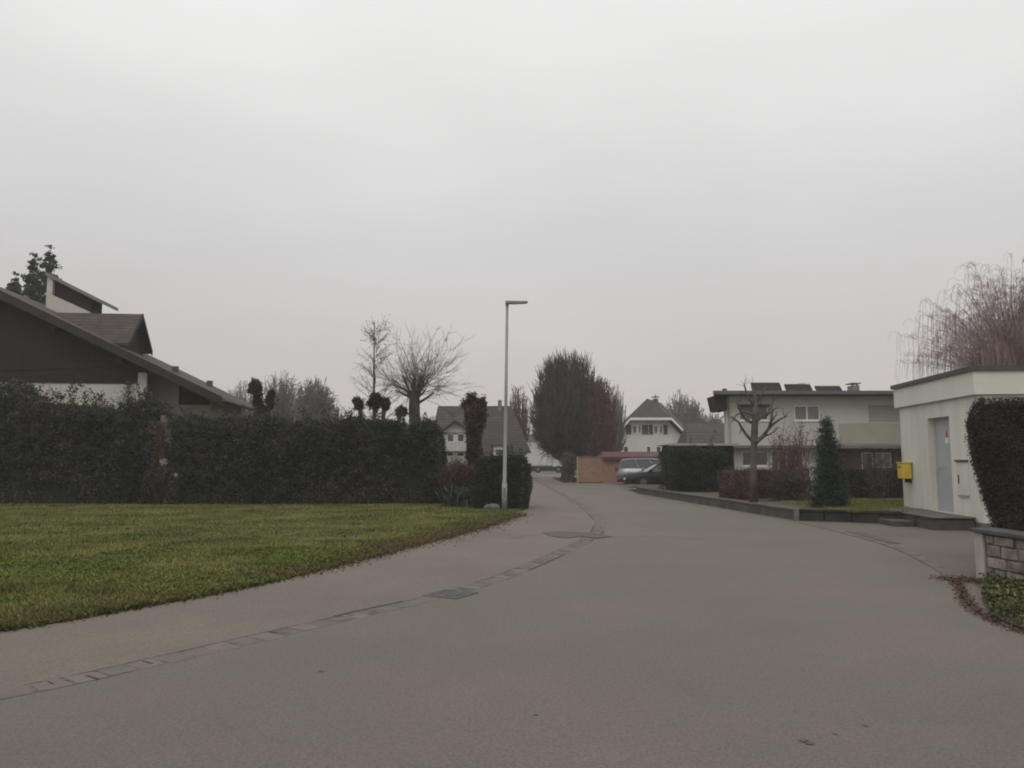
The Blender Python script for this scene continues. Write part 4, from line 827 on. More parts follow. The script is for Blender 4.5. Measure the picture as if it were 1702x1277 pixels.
# carport in front of the low barn
YC = 38.; X = lambda px, Y_=YC: W(px, 700, Y_)[0]; Z = lambda py, Y_=YC: W(1160, py, Y_)[2]
root = thing('carport', 'dark open carport with a thin pale roof edge beside the flat house', 'carport', (X(1160), YC + 1.5, 0))
m = MB(); m.box(X(1112), X(1207) + .6, YC, 41.2, Z(740), Z(738.5)); m.build('roof', M_roofedge, root); m = MB(); m.box(X(1110), X(1207) + .6, YC - .08, YC - .002, Z(741), Z(737)); m.build('fascia', pm("pale_fascia", (.33, .31, .28), .8, .1, 2), root)
m = MB(); m.box(X(1120), X(1207) + .6, 41.0, 41.15, 0, Z(740) - .005); m.box(X(1207) + .35, X(1207) + .45, YC + .4, 40.9, 0, Z(740) - .005); m.build('back_wall', M_darkwood, root)
for px in (1163, 1199): m = MB(); m.box(X(px) - .06, X(px) + .06, YC + .1, YC + .22, 0, Z(740) - .003); m.build('post', M_darkwood, root)
# ------------------------------------------------------------------ raised garden and its walls
A_, B_, C_ = np.array([6.02, 38.]), np.array([7.54, 20.79]), np.array([9.9, 19.6]); ZG = .27
sheet('garden_soil', [(6.2, 38.1), (7.72, 21.05), (10, 19.85), (24, 19.85), (24, 43), (6.2, 43)], ZG, M_soil)
sheet('yard_lawn', [(9.2, 20.4), (16, 20.4), (16, 27), (10.2, 27)], ZG + .004, pm("yard_grass", (.085, .095, .030), .9, .2, .8, speck=.3, spscale=30))
q = np.stack([rng.uniform(8.6, 16, 30000), rng.uniform(20, 26.5, 30000)], 1); Bp = np.column_stack([q, np.full(len(q), ZG)]); a = rng.uniform(0, 6.28, len(q)); u = np.stack([np.cos(a), np.sin(a), 0 * a], 1) * .012
V = np.stack([Bp - u, Bp + u, Bp + np.column_stack([rng.normal(size=(len(q), 2)) * .03, rng.uniform(.03, .08, len(q))])], 1).reshape(-1, 3); o = nmesh('yard_grass', V, 3, M_blade); tag(o, 'strip of short grass between the yard hedge and the dark low wall', 'grass', kind='stuff')
def garden_wall(a, b, lab, mat, cop, top=.31, name='garden_wall', nseg=16):
    a = np.array(a); b = np.array(b); u = unit(b - a); n = np.array([-u[1], u[0]]) ; Ln = np.linalg.norm(b - a)
    if n[0] < 0: n = -n
    root = thing(name, lab, 'wall', (*(a + b) / 2, 0)); m = MB(); st = Ln / nseg
    for i in range(nseg):
        p = a + u * (i * st + .01); q = a + u * ((i + 1) * st - .01); o1 = random.uniform(-.008, .008); hh = top - .06 + random.uniform(-.01, 0)
        m.hexa([(*(p + n * o1), -.02), (*(q + n * o1), -.02), (*(q + n * .25), -.02), (*(p + n * .25), -.02), (*(p + n * o1), hh), (*(q + n * o1), hh), (*(q + n * .25), hh), (*(p + n * .25), hh)])
    m.build('wall_blocks', mat, root, bevel=.008); m = MB(); e = -.03
    for i in range(nseg):
        p = a + u * (i * st + .004); q = a + u * ((i + 1) * st - .004); zj = random.uniform(-.004, .004)
        m.hexa([(*(p + n * e), top - .058), (*(q + n * e), top - .058), (*(q + n * .28), top - .058), (*(p + n * .28), top - .058), (*(p + n * e), top + zj), (*(q + n * e), top + zj), (*(q + n * .28), top + zj), (*(p + n * .28), top + zj)])
    m.build('coping', cop, root, bevel=.006); return root
garden_wall(A_, B_, 'long low granite wall curving from the parked cars to the blue spruce', M_granite, pm("granite_coping", (.105, .095, .085), .9, .2, 2, bump=.3), nseg=22)
garden_wall(B_ + (.03, 0), C_, 'short dark mossy wall edging the yard lawn next to the stone steps', M_darkwall, M_darkwall, nseg=4)
m = MB(); m.box(7.45, 7.55, 20.64, 20.75, 0, .34); o = m.build('wall_end_post', pm('post_concrete', (.17, .16, .145), .9, .2, 6), bevel=.01); tag(o, 'stubby grey corner post where the granite wall meets the dark wall', 'post')

# plants of the garden
def topz(z): return lambda x: z
hedge('conifer_hedge', 'dark green conifer hedge between the black car and the flat roofed house', 'hedge', 6.75, W(1200, 765, 33.6)[0], 33., 36.2, interp([(1103, 768), (1108, 752), (1118, 746), (1150, 748), (1180, 750), (1200, 752)], 33.5), 30000, .07, M_darkcon, 51, .34, z0=.25, sprigs=40)
hedge('dry_hedge', 'reddish brown dry hedge behind the pollarded yard tree', 'hedge', W(1203, 765, 27.2)[0], W(1345, 765, 27.2)[0], 27.2, 28.2, interp([(1200, 783), (1250, 780), (1300, 781), (1345, 780)], 27.2), 26000, .06, M_brownhedge, 52, .1, z0=.25, corem=pm("dry_core", (.05, .034, .028), .95, .3, 3))
hedge('dry_hedge', 'dark brown dry hedge between the blue spruce and the white station', 'hedge', W(1404, 765, 27.5)[0], W(1540, 765, 27.5)[0], 27.5, 28.4, interp([(1400, 779), (1450, 781), (1540, 780)], 27.5), 17000, .06, pm("umber_hedge_leaf", (.048, .038, .033), .85, .3, 1.5, rnd=.5), 53, .1, z0=.25, corem=pm("dry_core_dark", (.03, .024, .02), .95, .3, 3))
def twig_bush(name, lab, px0, px1, pytop, Y, n, mat, leafm=None, nl=0, cat='shrub'):
    xa, xb = W(px0, 765, Y)[0], W(px1, 765, Y)[0]; root = thing(name, lab, cat, ((xa + xb) / 2, Y, ZG)); tb = TB(); P = []
    for i in range(n):
        x = rng.uniform(xa, xb); t = W((px0 + px1) / 2, pytop, Y)[2] * rng.uniform(.6, 1.05) - ZG; c = (x + (xa + xb) / 2) / 2
        pts, d = path((c, Y + rng.uniform(-.4, .4), ZG), ((x - c) * .5, rng.normal() * .15, 1), t, 5, .1); tb.add(pts, .013, .006)
        for k in range(5): s2, _ = path(pts[rng.integers(1, 6)], d + rng.normal(size=3) * .5, rng.uniform(.2, .6), 3, .15); tb.add(s2, .007, .004); P += list(s2)
    tb.build('stems', mat, root)
    if nl: P = np.array(P); P = P[rng.integers(0, len(P), nl)] + rng.normal(size=(nl, 3)) * .06; nmesh('leaves', leaves(P, .055, .7), 4, leafm, root)
twig_bush('tall_shrub', 'tall reddish twiggy shrub between the pollarded tree and the blue spruce', 1284, 1342, 716, 28.7, 95, M_barkr, M_brownhedge, 3200)
twig_bush('low_shrub', 'low brown leafless shrub right behind the granite wall under the pollarded tree', 1210, 1250, 792, 26.4, 60, M_barkr, M_brownhedge, 2200)
twig_bush('low_shrub', 'brown tangled shrub leaning on the left side of the blue spruce', 1270, 1345, 788, 25.5, 90, M_barkd, M_brownhedge, 3800)
twig_bush('low_shrub', 'small dark shrub growing before the dark brown hedge near the station', 1440, 1470, 765, 26.6, 45, M_barkd, M_brownhedge, 900)
for px, py, d_ in ((1296, 722, .2), (1312, 728, .2), (1330, 722, .2)): pass
b = W(1376, 765, 22.3)
conifer('blue_spruce', 'narrow cone shaped blue spruce behind the corner of the granite wall', (b[0], 22.3, ZG), W(1374, 692, 22.3)[2] - ZG, .50, 26000, .07, M_blue, droop=.12, pw=.82, tiers=30)
# cut-back tree
def yard_tree():
    Y = 24.2; Pp = lambda px, py, dy=0: W(px, py, Y + dy); b = Pp(1253, 836); root = thing('pollarded_tree', 'heavily pruned grey tree with stubby upturned branches in the raised garden', 'tree', (b[0], Y, ZG))
    m = MB(); m.tube([(b[0], Y, ZG), Pp(1252, 780), Pp(1253, 740), Pp(1254, 720), Pp(1255, 690), Pp(1256, 662), Pp(1249, 640)], [.13, .10, .095, .11, .085, .06, .025], 10); m.build('trunk', M_bark, root, smooth=True)
    br = [([(1254, 738), (1240, 722), (1233, 712), (1228, 702), (1214, 692)], .055), ([(1256, 736), (1272, 722), (1282, 700), (1284, 680)], .075), ([(1270, 722), (1284, 706), (1298, 696), (1304, 694)], .05), ([(1255, 705), (1240, 698), (1228, 678), (1226, 668)], .06),
          ([(1256, 700), (1275, 690), (1283, 672), (1286, 664)], .05), ([(1255, 675), (1243, 660), (1237, 640)], .05), ([(1256, 672), (1268, 652), (1274, 640)], .035), ([(1254, 690), (1236, 684), (1224, 690), (1216, 702)], .035), ([(1256, 690), (1268, 684), (1276, 690), (1290, 678)], .035), ([(1250, 668), (1240, 656), (1228, 650)], .03), ([(1257, 680), (1266, 668), (1266, 650)], .03), ([(1262, 728), (1280, 722), (1292, 712)], .03), ([(1280, 704), (1290, 690), (1292, 684)], .03), ([(1232, 711), (1230, 722)], .02)]
    for pts, r in br:
        m = MB(); q = [Pp(px, py, (i - 1) * random.uniform(-.12, .12)) for i, (px, py) in enumerate(pts)]; m.tube(q, list(np.linspace(r, r * .5, len(q))), 8); m.build('branch', M_bark, root, smooth=True)
    tb = TB()
    for k in range(60):
        px, py = random.choice([(1284, 682), (1304, 694), (1226, 670), (1286, 666), (1237, 642), (1250, 642), (1256, 662), (1262, 688)]); s, _ = path(Pp(px, py), rng.normal(size=3) * .6 + [0, 0, .6], rng.uniform(.12, .4), 3, .15); tb.add(s, .009, .004)
    tb.build('twigs', M_bark, root)
yard_tree()

# ------------------------------------------------------------------ white transformer station
def station():
    Cn = W(1630, 765, 17.5)[:2]; Fn = W(1499, 765, 22.0)[:2]; v = unit(Fn - Cn); Ls = float(np.linalg.norm(Fn - Cn)); n_out = np.array([-v[1], v[0]])
    if n_out[0] > 0: n_out = -n_out
    r = -n_out; fr = (Fn[0], Fn[1], -v[0], -v[1])              # s runs from far corner to near corner, outward is left
    ztop = hit(1619, 618, Cn, v)[1]; zf = hit(1619, 657, Cn, v)[1]; zb = .2; Wd = 6.
    root = thing('transformer_station', 'small white flat roofed station with a grey metal door', 'building', (*(Cn + r * 2), 0))
    def S_(px, py): s, z = hit(px, py, Fn, -v); return s, z
    d0, zt0 = S_(1541, 695); d1, zt1 = S_(1577, 693); zt = (zt0 + zt1) / 2; zd = .31
    print('station', Ls, ztop, zf, d0, d1, zt)
    m = MB(); m.wall(fr, 0, Ls, zb, zf, .3, [(d0, d1, zd, zt)])
    m.build('door_wall', M_plaster, root)
    frb = (Cn[0], Cn[1], r[0], r[1]); m = MB(); m.wall((Cn[0] + v[0] * .0, Cn[1] + v[1] * .0, r[0], r[1]), .303, Wd, zb, zf, .3); m.build('side_wall', M_plaster, root)
    # backing so it is solid
    m = MB(); q = lambda s, w_: Fn - v * s + r * w_
    m.prism([(*q(.0, .304), zb), (*q(Ls - .304, .304), zb), (*q(Ls - .304, Wd), zb), (*q(0, Wd), zb)], (0, 0, zf - zb - .01)); m.build('inner_wall', M_plaster, root)
    m = MB(); o_ = .1; fs = [q(-o_, -o_), q(Ls + o_, -o_), q(Ls + o_, Wd), q(-o_, Wd)]; m.prism([(*p, zf + .002) for p in fs], (0, 0, ztop - zf)); m.build('fascia', M_fascia, root)
    m = MB(); o_ = .16; fs = [q(-o_, -o_), q(Ls + o_, -o_), q(Ls + o_, Wd), q(-o_, Wd)]; m.prism([(*p, ztop + .004) for p in fs], (0, 0, .11)); m.build('roof', M_roofedge, root)
    m = MB(); fs = [q(-.02, -.02), q(Ls + .02, -.02), q(Ls + .02, Wd), q(-.02, Wd)]; m.prism([(*p, -.02) for p in fs], (0, 0, zb + .018)); m.build('plinth', M_plinth, root)
    m = MB(); m.fbox(fr, d0 + .003, d0 + .05, zd, zt - .05, -.22, -.15); m.fbox(fr, d1 - .05, d1 - .003, zd, zt - .05, -.22, -.15); m.fbox(fr, d0 + .003, d1 - .003, zt - .05, zt - .003, -.22, -.15); df = m.build('door_frame', M_reveal, root)
    m = MB(); m.fbox(fr, d0 + .055, d1 - .055, zd + .01, zt - .055, -.21, -.17); m.fbox(fr, d0 + .12, d1 - .12, zd + .1, zd + 1.0, -.17, -.165); m.fbox(fr, d0 + .12, d1 - .12, zd + 1.1, zt - .15, -.17, -.165); door = m.build('door', M_doorm, root)
    w_ = d1 - d0
    m = MB(); m.fbox(fr, d0 + .13, d0 + .16, zd + .98, zd + 1.12, -.17, -.11); m.fbox(fr, d0 + .13, d0 + .25, zd + 1.08, zd + 1.10, -.12, -.10); m.build('handle', M_alu, door)
    s_, z_ = S_(1562, 721); ox, oy, ux, uy = fr; nx, ny = uy, -ux; PT = lambda s, z, d: (ox + ux * s + nx * d, oy + uy * s + ny * d, z)
    m = MB(); m.prism([PT(s_ - .09, z_ - .09, -.164), PT(s_ + .09, z_ - .09, -.164), PT(s_, z_ + .12, -.164)], (nx * .006, ny * .006, 0)); m.build('warning_triangle', pm("warning_sign", (.50, .14, .08), .5, .1, 3), door)
    m = MB(); m.prism([PT(s_ - .02, z_ - .05, -.157), PT(s_ + .005, z_ - .05, -.157), PT(s_ + .02, z_ + .0, -.157), PT(s_ + .0, z_ + .0, -.157), PT(s_ + .012, z_ + .05, -.157), PT(s_ - .015, z_ + .005, -.157)], (nx * .002, ny * .002, 0)); m.build('lightning_mark', M_black, door)
    m = MB(); m.fbox(fr, s_ - .09, s_ + .09, z_ - .24, z_ - .11, -.164, -.158); m.build('door_label', M_frame, door)
    # meter cabinet
    c0, cz1 = S_(1591, 768); c1, cz0 = S_(1612, 824); m = MB(); m.fbox(fr, c0, c1, cz0, cz1, .003, .03); cab = m.build('meter_cabinet', pm("cabinet_paint", (.62, .60, .53), .6, .04, 3), root, bevel=.004)
    m = MB(); m.fbox(fr, c0 - .03, c1 + .03, cz1 + .003, cz1 + .05, .003, .06); m.build('cabinet_hood', M_roofedge, cab)
    m = MB(); m.fbox(fr, c0 + .02, c1 - .02, cz0 - .04, cz0 - .005, .003, .04); m.build('cabinet_ledge', M_greywall, cab)
    sl, zl1 = S_(1595, 789); _, zl0 = S_(1595, 804); m = MB(); m.fbox(fr, sl - .02, sl + .04, zl0, zl1, .031, .036); m.build('cabinet_lock', M_black, cab)
    # yellow letter box near the far corner
    sb, zt_ = S_(1510, 770); _, zb_ = S_(1510, 795); sb = .55
    zt_ = hit(1502, 770, Fn - v * sb, -v)[1]; zb_ = hit(1502, 795, Fn - v * sb, -v)[1]; print('box', zt_, zb_)
    lb = thing('letter_box', 'yellow letter box fixed to the corner of the white station', 'letter box', (*(Fn - v * sb), zb_)); m = MB(); m.fbox(fr, sb - .19, sb + .19, zb_, zt_, .03, .27); m.build('box_body', M_yellow, lb, bevel=.02)
    m = MB(); m.fbox(fr, sb - .21, sb + .21, zt_ + .002, zt_ + .03, .01, .29); m.build('box_lid', M_yellow, lb, bevel=.01)
    m = MB(); m.fbox(fr, sb - .13, sb + .13, zt_ - .12, zt_ - .09, .271, .275); m.build('slot', M_black, lb)
    m = MB(); m.fbox(fr, sb + .191, sb + .195, zb_ + .08, zb_ + .2, .09, .21); m.build('notice_plate', pm("notice_orange", (.62, .36, .06), .5, .1, 5), lb)
    m = MB(); m.fbox(fr, sb - .05, sb + .05, zb_ - .11, zb_ - .003, .003, .14); m.build('bracket', M_black, lb)
    return fr, Fn, v, Ls, r
fr, Fn, v_, Ls, r_ = station()
# steps before the door
def steps():
    c = G(1535, 880); root = thing('stone_steps', 'worn dark stone platform with one step before the grey door', 'steps', (c[0], c[1] + .5, 0))
    q = lambda s, w_: Fn - v_ * s + r_ * w_
    m = MB(); fs = [q(1.05, -.03), q(1.05, -.95), q(Ls - .35, -.95), q(Ls - .35, -.03)]; m.prism([(*p, -.01) for p in fs], (0, 0, .28)); m.build('platform', M_step, root, bevel=.02)
    m = MB(); fs = [q(1.3, -.97), q(1.3, -1.5), q(Ls - 1.3, -1.5), q(Ls - 1.3, -.97)]; m.prism([(*p, -.01) for p in fs], (0, 0, .15)); m.build('step', M_step, root, bevel=.02)
    m = MB(); fs = [q(1.0, -.0), q(1.0, -.99), q(Ls - .3, -.99), q(Ls - .3, -.03)]; m.prism([(*p, .273) for p in fs], (0, 0, .035)); m.build('tread', pm("step_tread", (.12, .112, .10), .9, .2, 3, bump=.3), root, bevel=.008)
steps()

# ------------------------------------------------------------------ stone wall, clipped yew and verge on the right
def stone_wall():
    p0 = np.array([6.33, 10.75]); p1 = np.array([6.62, 3.2]); u = unit(p1 - p0); Ln = float(np.linalg.norm(p1 - p0)); fr = (p0[0], p0[1], u[0], u[1]); ht = .62
    root = thing('stone_wall', 'low stone block wall with dark coping and pale end pier', 'wall', (*p0, 0))
    m = MB(); m.fbox(fr, -.02, .16, 0, ht, -.28, .012); m.build('end_pier', M_concrete, root, bevel=.01)
    m = MB(); m.fbox(fr, .162, Ln, 0, ht - .01, -.26, -.02); m.build('mortar', M_mortar, root)
    m = MB(); z = .02
    while z < ht - .08:
        h = min(random.uniform(.13, .2), ht - .012 - z); s = .17 + random.uniform(0, .1)
        if ht - .012 - z - h < .07: h = ht - .012 - z
        while s < Ln - .1:
            l_ = random.uniform(.16, .5); d = random.uniform(-.02, .015); j = lambda: random.uniform(-.014, .014)
            ox, oy, ux, uy = fr; nx, ny = uy, -ux; PT = lambda a, zz, dd: (ox + ux * a + nx * dd, oy + uy * a + ny * dd, zz)
            a, b_ = s + .014, min(s + l_ - .014, Ln); m.hexa([PT(a + j(), z + .012 + j() * .6, d), PT(b_ + j(), z + .012 + j() * .6, d), PT(b_, z + .008, -.05), PT(a, z + .008, -.05), PT(a + j(), z + h - .01 + j() * .6, d), PT(b_ + j(), z + h - .01 + j() * .6, d), PT(b_, z + h - .006, -.05), PT(a, z + h - .006, -.05)]); s += l_
        z += h
    m.build('stone_blocks', M_stoneblk, root, bevel=.012)
    m = MB(); s = -.05
    while s < Ln: e = min(s + random.uniform(.7, 1.), Ln); m.fbox(fr, s + .004, e - .004, ht + .002, ht + .055 + random.uniform(-.003, .003), -.32, .05); s = e
    m.build('coping', M_coping, root, bevel=.008)
    # return leg behind, below the yew
    fr2 = (p0[0], p0[1] + .012, 1, 0); m = MB(); m.fbox(fr2, .29, 7, 0, ht - .03, -.25, -.01); m.build('return_wall', M_stoneblk, root)
stone_wall()
sheet('raised_bed', [(6.6, 10.86), (14, 10.86), (14, 2), (6.9, 2), (6.58, 10.6)], .5, M_soil)
# the clipped yew: rounded crown that is wider at the top than at its foot
def yew():
    Y0, Y1 = 11.35, 12.4; n = 75000; zb, zt = .45, W(1650, 661, Y0)[2]; Xl = lambda z: float(np.interp(z, [zl for zl, _ in prof], [x for _, x in prof]))
    prof = sorted([(W(px, py, Y0)[2], W(px, py, Y0)[0]) for px, py in ((1660, 884), (1652, 868), (1638, 828), (1622, 775), (1613, 730), (1611, 700), (1617, 678), (1632, 664))])
    xr = 11.5; root = thing('yew_bush', 'big dark clipped bush with rounded top on the raised bed behind the stone wall', 'bush', ((Xl(1.4) + xr) / 2, (Y0 + Y1) / 2, .5))
    k = rng.random(n); z = rng.uniform(zb, zt, n); xl = np.interp(z, [a for a, _ in prof], [b_ for _, b_ in prof]); P = np.zeros((n, 3))
    f = k < .72; m_ = rng.random(n); xx = xl + (np.where(rng.random(n) < .8, 8.6, xr) - xl) * m_; P[f] = np.column_stack([xx, np.full(n, Y0), z])[f]
    l_ = (k >= .72) & (k < .88); yy = rng.uniform(Y0, Y1, n); P[l_] = np.column_stack([xl * yy / Y0, yy, z])[l_]
    t = k >= .88; y2 = rng.uniform(Y0 + .1, Y1, n); P[t] = np.column_stack([(prof[-1][1] + .12 + (xr - prof[-1][1]) * m_) * y2 / Y0, y2, np.full(n, zt - .06)])[t]
    # round the vertical left edge and top edge
    dx = np.clip(.22 - (P[:, 0] - np.where(t, prof[-1][1], xl)), 0, .22); P[f, 1] += (dx[f] ** 2) * 2.2; dz = np.clip(P[:, 2] - (zt - .2), 0, .2); P[f, 1] += (dz[f] ** 2) * 2.5
    P += (vnoise(P, 3.5, 77) * .018)[:, None] * np.array([-.6, -1, .6]) + rng.normal(size=(n, 3)) * .013
    nmesh('foliage', leaves(P, .03, .5), 4, pm("yew_leaf", (.060, .054, .040), .8, .25, 2.5, rnd=.35, spec=.15), root)
    m = MB(); pts = [(Xl(z_) + .09, Y0 + .07, z_) for z_ in np.linspace(zb, zt - .08, 9)]; pts = pts + [(xr - .05, Y0 + .07, zt - .08), (xr - .05, Y0 + .07, zb)]; pts[8] = (prof[-1][1] + .1, Y0 + .07, zt - .08); m.prism([(x_, Y0 + .12, z_) for x_, _, z_ in pts], (1.0, Y1 - Y0 - .2, 0)); m.build('branches', pm("yew_inside", (.020, .018, .012), .95, .3, 5), root)  # one solid dark core inside the foliage, added to keep light from passing
yew()
verge_poly = [tuple(G(*p)[:2]) for p in ((1625, 962), (1640, 975), (1632, 1000), (1648, 1025), (1675, 1040), (1702, 1050))] + [(4.72, 6.5), (5.0, 4), (5.8, 0), (8, -5), (7, 3), (6.5, 6), (6.3, 10.6)]
sheet('verge', verge_poly, .03, M_soil)
q = np.stack([rng.uniform(4.5, 6.6, 90000), rng.uniform(3.5, 10.8, 90000)], 1); q = q[inpoly(q, verge_poly)]
d = (.35 + .65 * (q[:, 1] < 9.9)); q = q[rng.random(len(q)) < d][:26000]
o = nmesh('ground_cover', leaves(np.column_stack([q, .04 + .09 * rng.random(len(q)) * (1 + .8 * vnoise(np.column_stack([q, np.zeros(len(q))]), 4, 9))]), .038, .75), 4, M_cover); tag(o, 'low leafy ground cover on the verge below the stone wall', 'ground cover', kind='stuff')
q2 = q[rng.integers(0, len(q), 140)]; o = nmesh('fallen_leaves', leaves(np.column_stack([q2, .13 + .04 * rng.random(len(q2))]), .045, .7), 4, M_yleaf); tag(o, 'yellow fallen leaves caught in the ground cover below the stone wall', 'fallen leaves', kind='stuff')
vl = spline([G(*p)[:2] for p in ((1580, 962), (1592, 972), (1600, 990), (1612, 1008), (1640, 1028), (1702, 1054))], 8)
sheet('road_shoulder', [tuple(p) for p in vl] + [(6.9, 4.), (6.6, 10.95), (6.2, 10.8)], .0062, M_drive)
litter(vl, .045, 1500, .035, M_deadleaf, 'fallen_leaves', 'rusty leaf litter in the joint around the verge by the stone wall')
pier = np.array([[6.05, 10.7], [6.2, 10.3], [6.1, 9.9], [6.15, 10.5], [5.9, 10.6]])
litter(pier, .12, 1500, .035, M_deadleaf, 'fallen_leaves', 'rusty leaves heaped at the foot of the pale end pier')

# ------------------------------------------------------------------ weeping tree behind the station
def willow():
    Y = 36.; b = W(1690, 765, Y); root = thing('weeping_birch', 'big reddish weeping tree with hanging twigs behind the white station', 'tree', (b[0], Y, 0)); k = W(1688, 640, Y)
    trunk(root, (b[0], Y, 0), (k[0], Y, k[2]), .3, .2, M_barkr, .06); tb = TB(); tw = TB(); top = np.array([k[0], Y, k[2]])
    for i in range(330):
        a = rng.uniform(0, 6.283); el = rng.uniform(.15, 1.45); R = rng.uniform(3.4, 5.1) if rng.random() < .75 else rng.uniform(1.8, 3.4); hz = math.cos(el)
        e = top + np.array([math.cos(a) * hz * R * 1.02, math.sin(a) * hz * R * .9, math.sin(el) * R * 1.12 + .35]); mid = top + (e - top) * .5 + [0, 0, .7]
        s = top - [0, 0, rng.uniform(0, 1.2)]; ts = np.linspace(0, 1, 8)[:, None]; pts = (1 - ts) ** 2 * s + 2 * ts * (1 - ts) * mid + ts ** 2 * e; pts[1:-1] += rng.normal(size=(6, 3)) * .06; tb.add(pts, .05 if i < 22 else .014, .006)
        out_ = unit([math.cos(a), math.sin(a), 0])
        for q in range(24):
            j = rng.integers(2, 8); p = pts[j] + rng.normal(size=3) * .05; o_ = unit(out_ + rng.normal(size=3) * .7); l1 = rng.uniform(.25, .7); hang = rng.uniform(.15, 2.4) * (.25 + .75 * hz) * rng.random() ** .5
            o_[2] *= .4; c = [p, p + o_ * l1 * .5 + [0, 0, .16], p + o_ * l1 * .85 + [0, 0, .08], p + o_ * l1 + [0, 0, -hang * .35], p + o_ * (l1 + .03) + [rng.normal() * .05, 0, -hang]]; tw.add(c, .0068, .004)
    tb.build('limbs', pm('willow_limb', (.165, .105, .098), .95, .2, .6), root); tw.build('twigs', M_twigw, root)
willow()

# ------------------------------------------------------------------ street lamp
b = G(838.5, 851); Yl = float(b[1]); root = thing('street_lamp', 'slender grey street lamp at the tip of the lawn', 'street lamp', (b[0], Yl, 0)); t = W(843, 503, Yl)
m = MB(); m.tube([(b[0], Yl, 0), (b[0], Yl, .9)], [.082, .08], 16); m.build('pole_base', M_galv, root, smooth=True)
m = MB(); m.tube([(b[0], Yl, .9), (b[0], Yl, .93), (b[0] + (t[0] - b[0]) * .5, Yl, t[2] * .5), (t[0], Yl, t[2] - .05)], [.08, .062, .052, .040], 16); m.build('pole', M_galv, root, smooth=True)
m = MB(); m.box(b[0] - .04, b[0] + .04, Yl - .088, Yl - .07, .45, .75); m.build('access_door', M_lamphead, root, bevel=.004)
hx0, hx1 = W(840, 503, Yl)[0], W(877, 503, Yl)[0]; hz_ = W(858, 503, Yl)[2]
m = MB(); m.hexa([(hx0, Yl - .09, hz_ - .05), (hx1, Yl - .12, hz_ - .01), (hx1, Yl + .12, hz_ - .01), (hx0, Yl + .09, hz_ - .05), (hx0, Yl - .07, hz_ + .05), (hx1, Yl - .1, hz_ + .035), (hx1, Yl + .1, hz_ + .035), (hx0, Yl + .07, hz_ + .05)]); h = m.build('lamp_head', M_lamphead, root, bevel=.015)
m = MB(); m.hexa([(hx0 + .2, Yl - .08, hz_ - .055), (hx1 - .06, Yl - .09, hz_ - .03), (hx1 - .06, Yl + .09, hz_ - .03), (hx0 + .2, Yl + .08, hz_ - .055), (hx0 + .2, Yl - .08, hz_ - .035), (hx1 - .06, Yl - .09, hz_ - .012), (hx1 - .06, Yl + .09, hz_ - .012), (hx0 + .2, Yl + .08, hz_ - .035)]); m.build('lens', M_lens, h)
m = MB(); m.tube([(t[0], Yl, t[2] - .12), (t[0], Yl, hz_ + .0)], .055, 12); m.build('collar', M_lamphead, root)
def boulder(px, py, r, lab, mat):
    c = G(px, py); V = []; root = None; m = MB(); n1, n2 = 10, 6
    for i in range(n2 + 1):
        for k in range(n1): a = 6.283 * k / n1; e = math.pi * i / n2; rr = r * (1 + .25 * math.sin(3 * a + i) * math.sin(e)); m.v.append((c[0] + rr * math.cos(a) * math.sin(e) * 1.25, c[1] + rr * math.sin(a) * math.sin(e), r * .42 + r * .62 * math.cos(e)))
    for i in range(n2):
        for k in range(n1): k2 = (k + 1) % n1; m.f.append((i * n1 + k, i * n1 + k2, (i + 1) * n1 + k2, (i + 1) * n1 + k))
    o = m.build('boulder', mat, smooth=True); tag(o, lab, 'stone')
boulder(866, 858, .13, 'brown stone on the tip of the lawn right of the lamp post', pm("brown_stone", (.12, .085, .06), .9, .3, 8, bump=.5))
boulder(818, 848, .22, 'flat grey stone under the low hedge left of the lamp post', pm("grey_stone", (.16, .155, .145), .9, .3, 8, bump=.5))

# ------------------------------------------------------------------ wooden fence and terracotta outbuilding
Yf = 54.8; X = lambda px, Y_=Yf: W(px, 780, Y_)[0]; Z = lambda py, Y_=Yf: W(980, py, Y_)[2]
root = thing('wooden_fence', 'orange brown board fence left of the silver car', 'fence', (X(981), Yf, 0)); m = MB(); zt = Z(761)
k = 0; z = .06
while z < zt - .02: m.box(X(960), X(1003), Yf + random.uniform(0, .006), Yf + .03, z + .003, min(z + .15, zt)); z += .15
m.build('boards', M_fence, root)
for px in (960, 1003): m = MB(); m.box(X(px) - .05, X(px) + .05, Yf - .05, Yf - .002, 0, zt + .05); m.build('post', M_fence if px > 962 else pm("pale_post", (.32, .27, .2), .8, .1, 2), root)
m = MB(); m.box(X(960), X(1003), Yf - .06, Yf + .05, zt + .052, zt + .09); m.build('top_rail', M_fence, root)
root = thing('outbuilding', 'low terracotta outbuilding with red tiled roof behind the silver car', 'outbuilding', (X(1050), Yf + 2, 0)); zw = Z(761)
m = MB(); m.box(X(1004), X(1112), Yf - .05, Yf + 4, 0, zw); m.build('wall', M_owall, root)
m = MB(); a, b_ = X(1001), X(1116); zl = zw + .002; zh = W(1050, 751, Yf + 2)[2]
m.hexa([(a, Yf - .35, zl - .05), (b_, Yf - .35, zl - .05), (b_, Yf + 4.3, zl - .05), (a, Yf + 4.3, zl - .05), (a, Yf - .35, zl + .1), (b_, Yf - .35, zl + .1), (b_, Yf + 4.3, zl + .1), (a, Yf + 4.3, zl + .1)]) if False else None
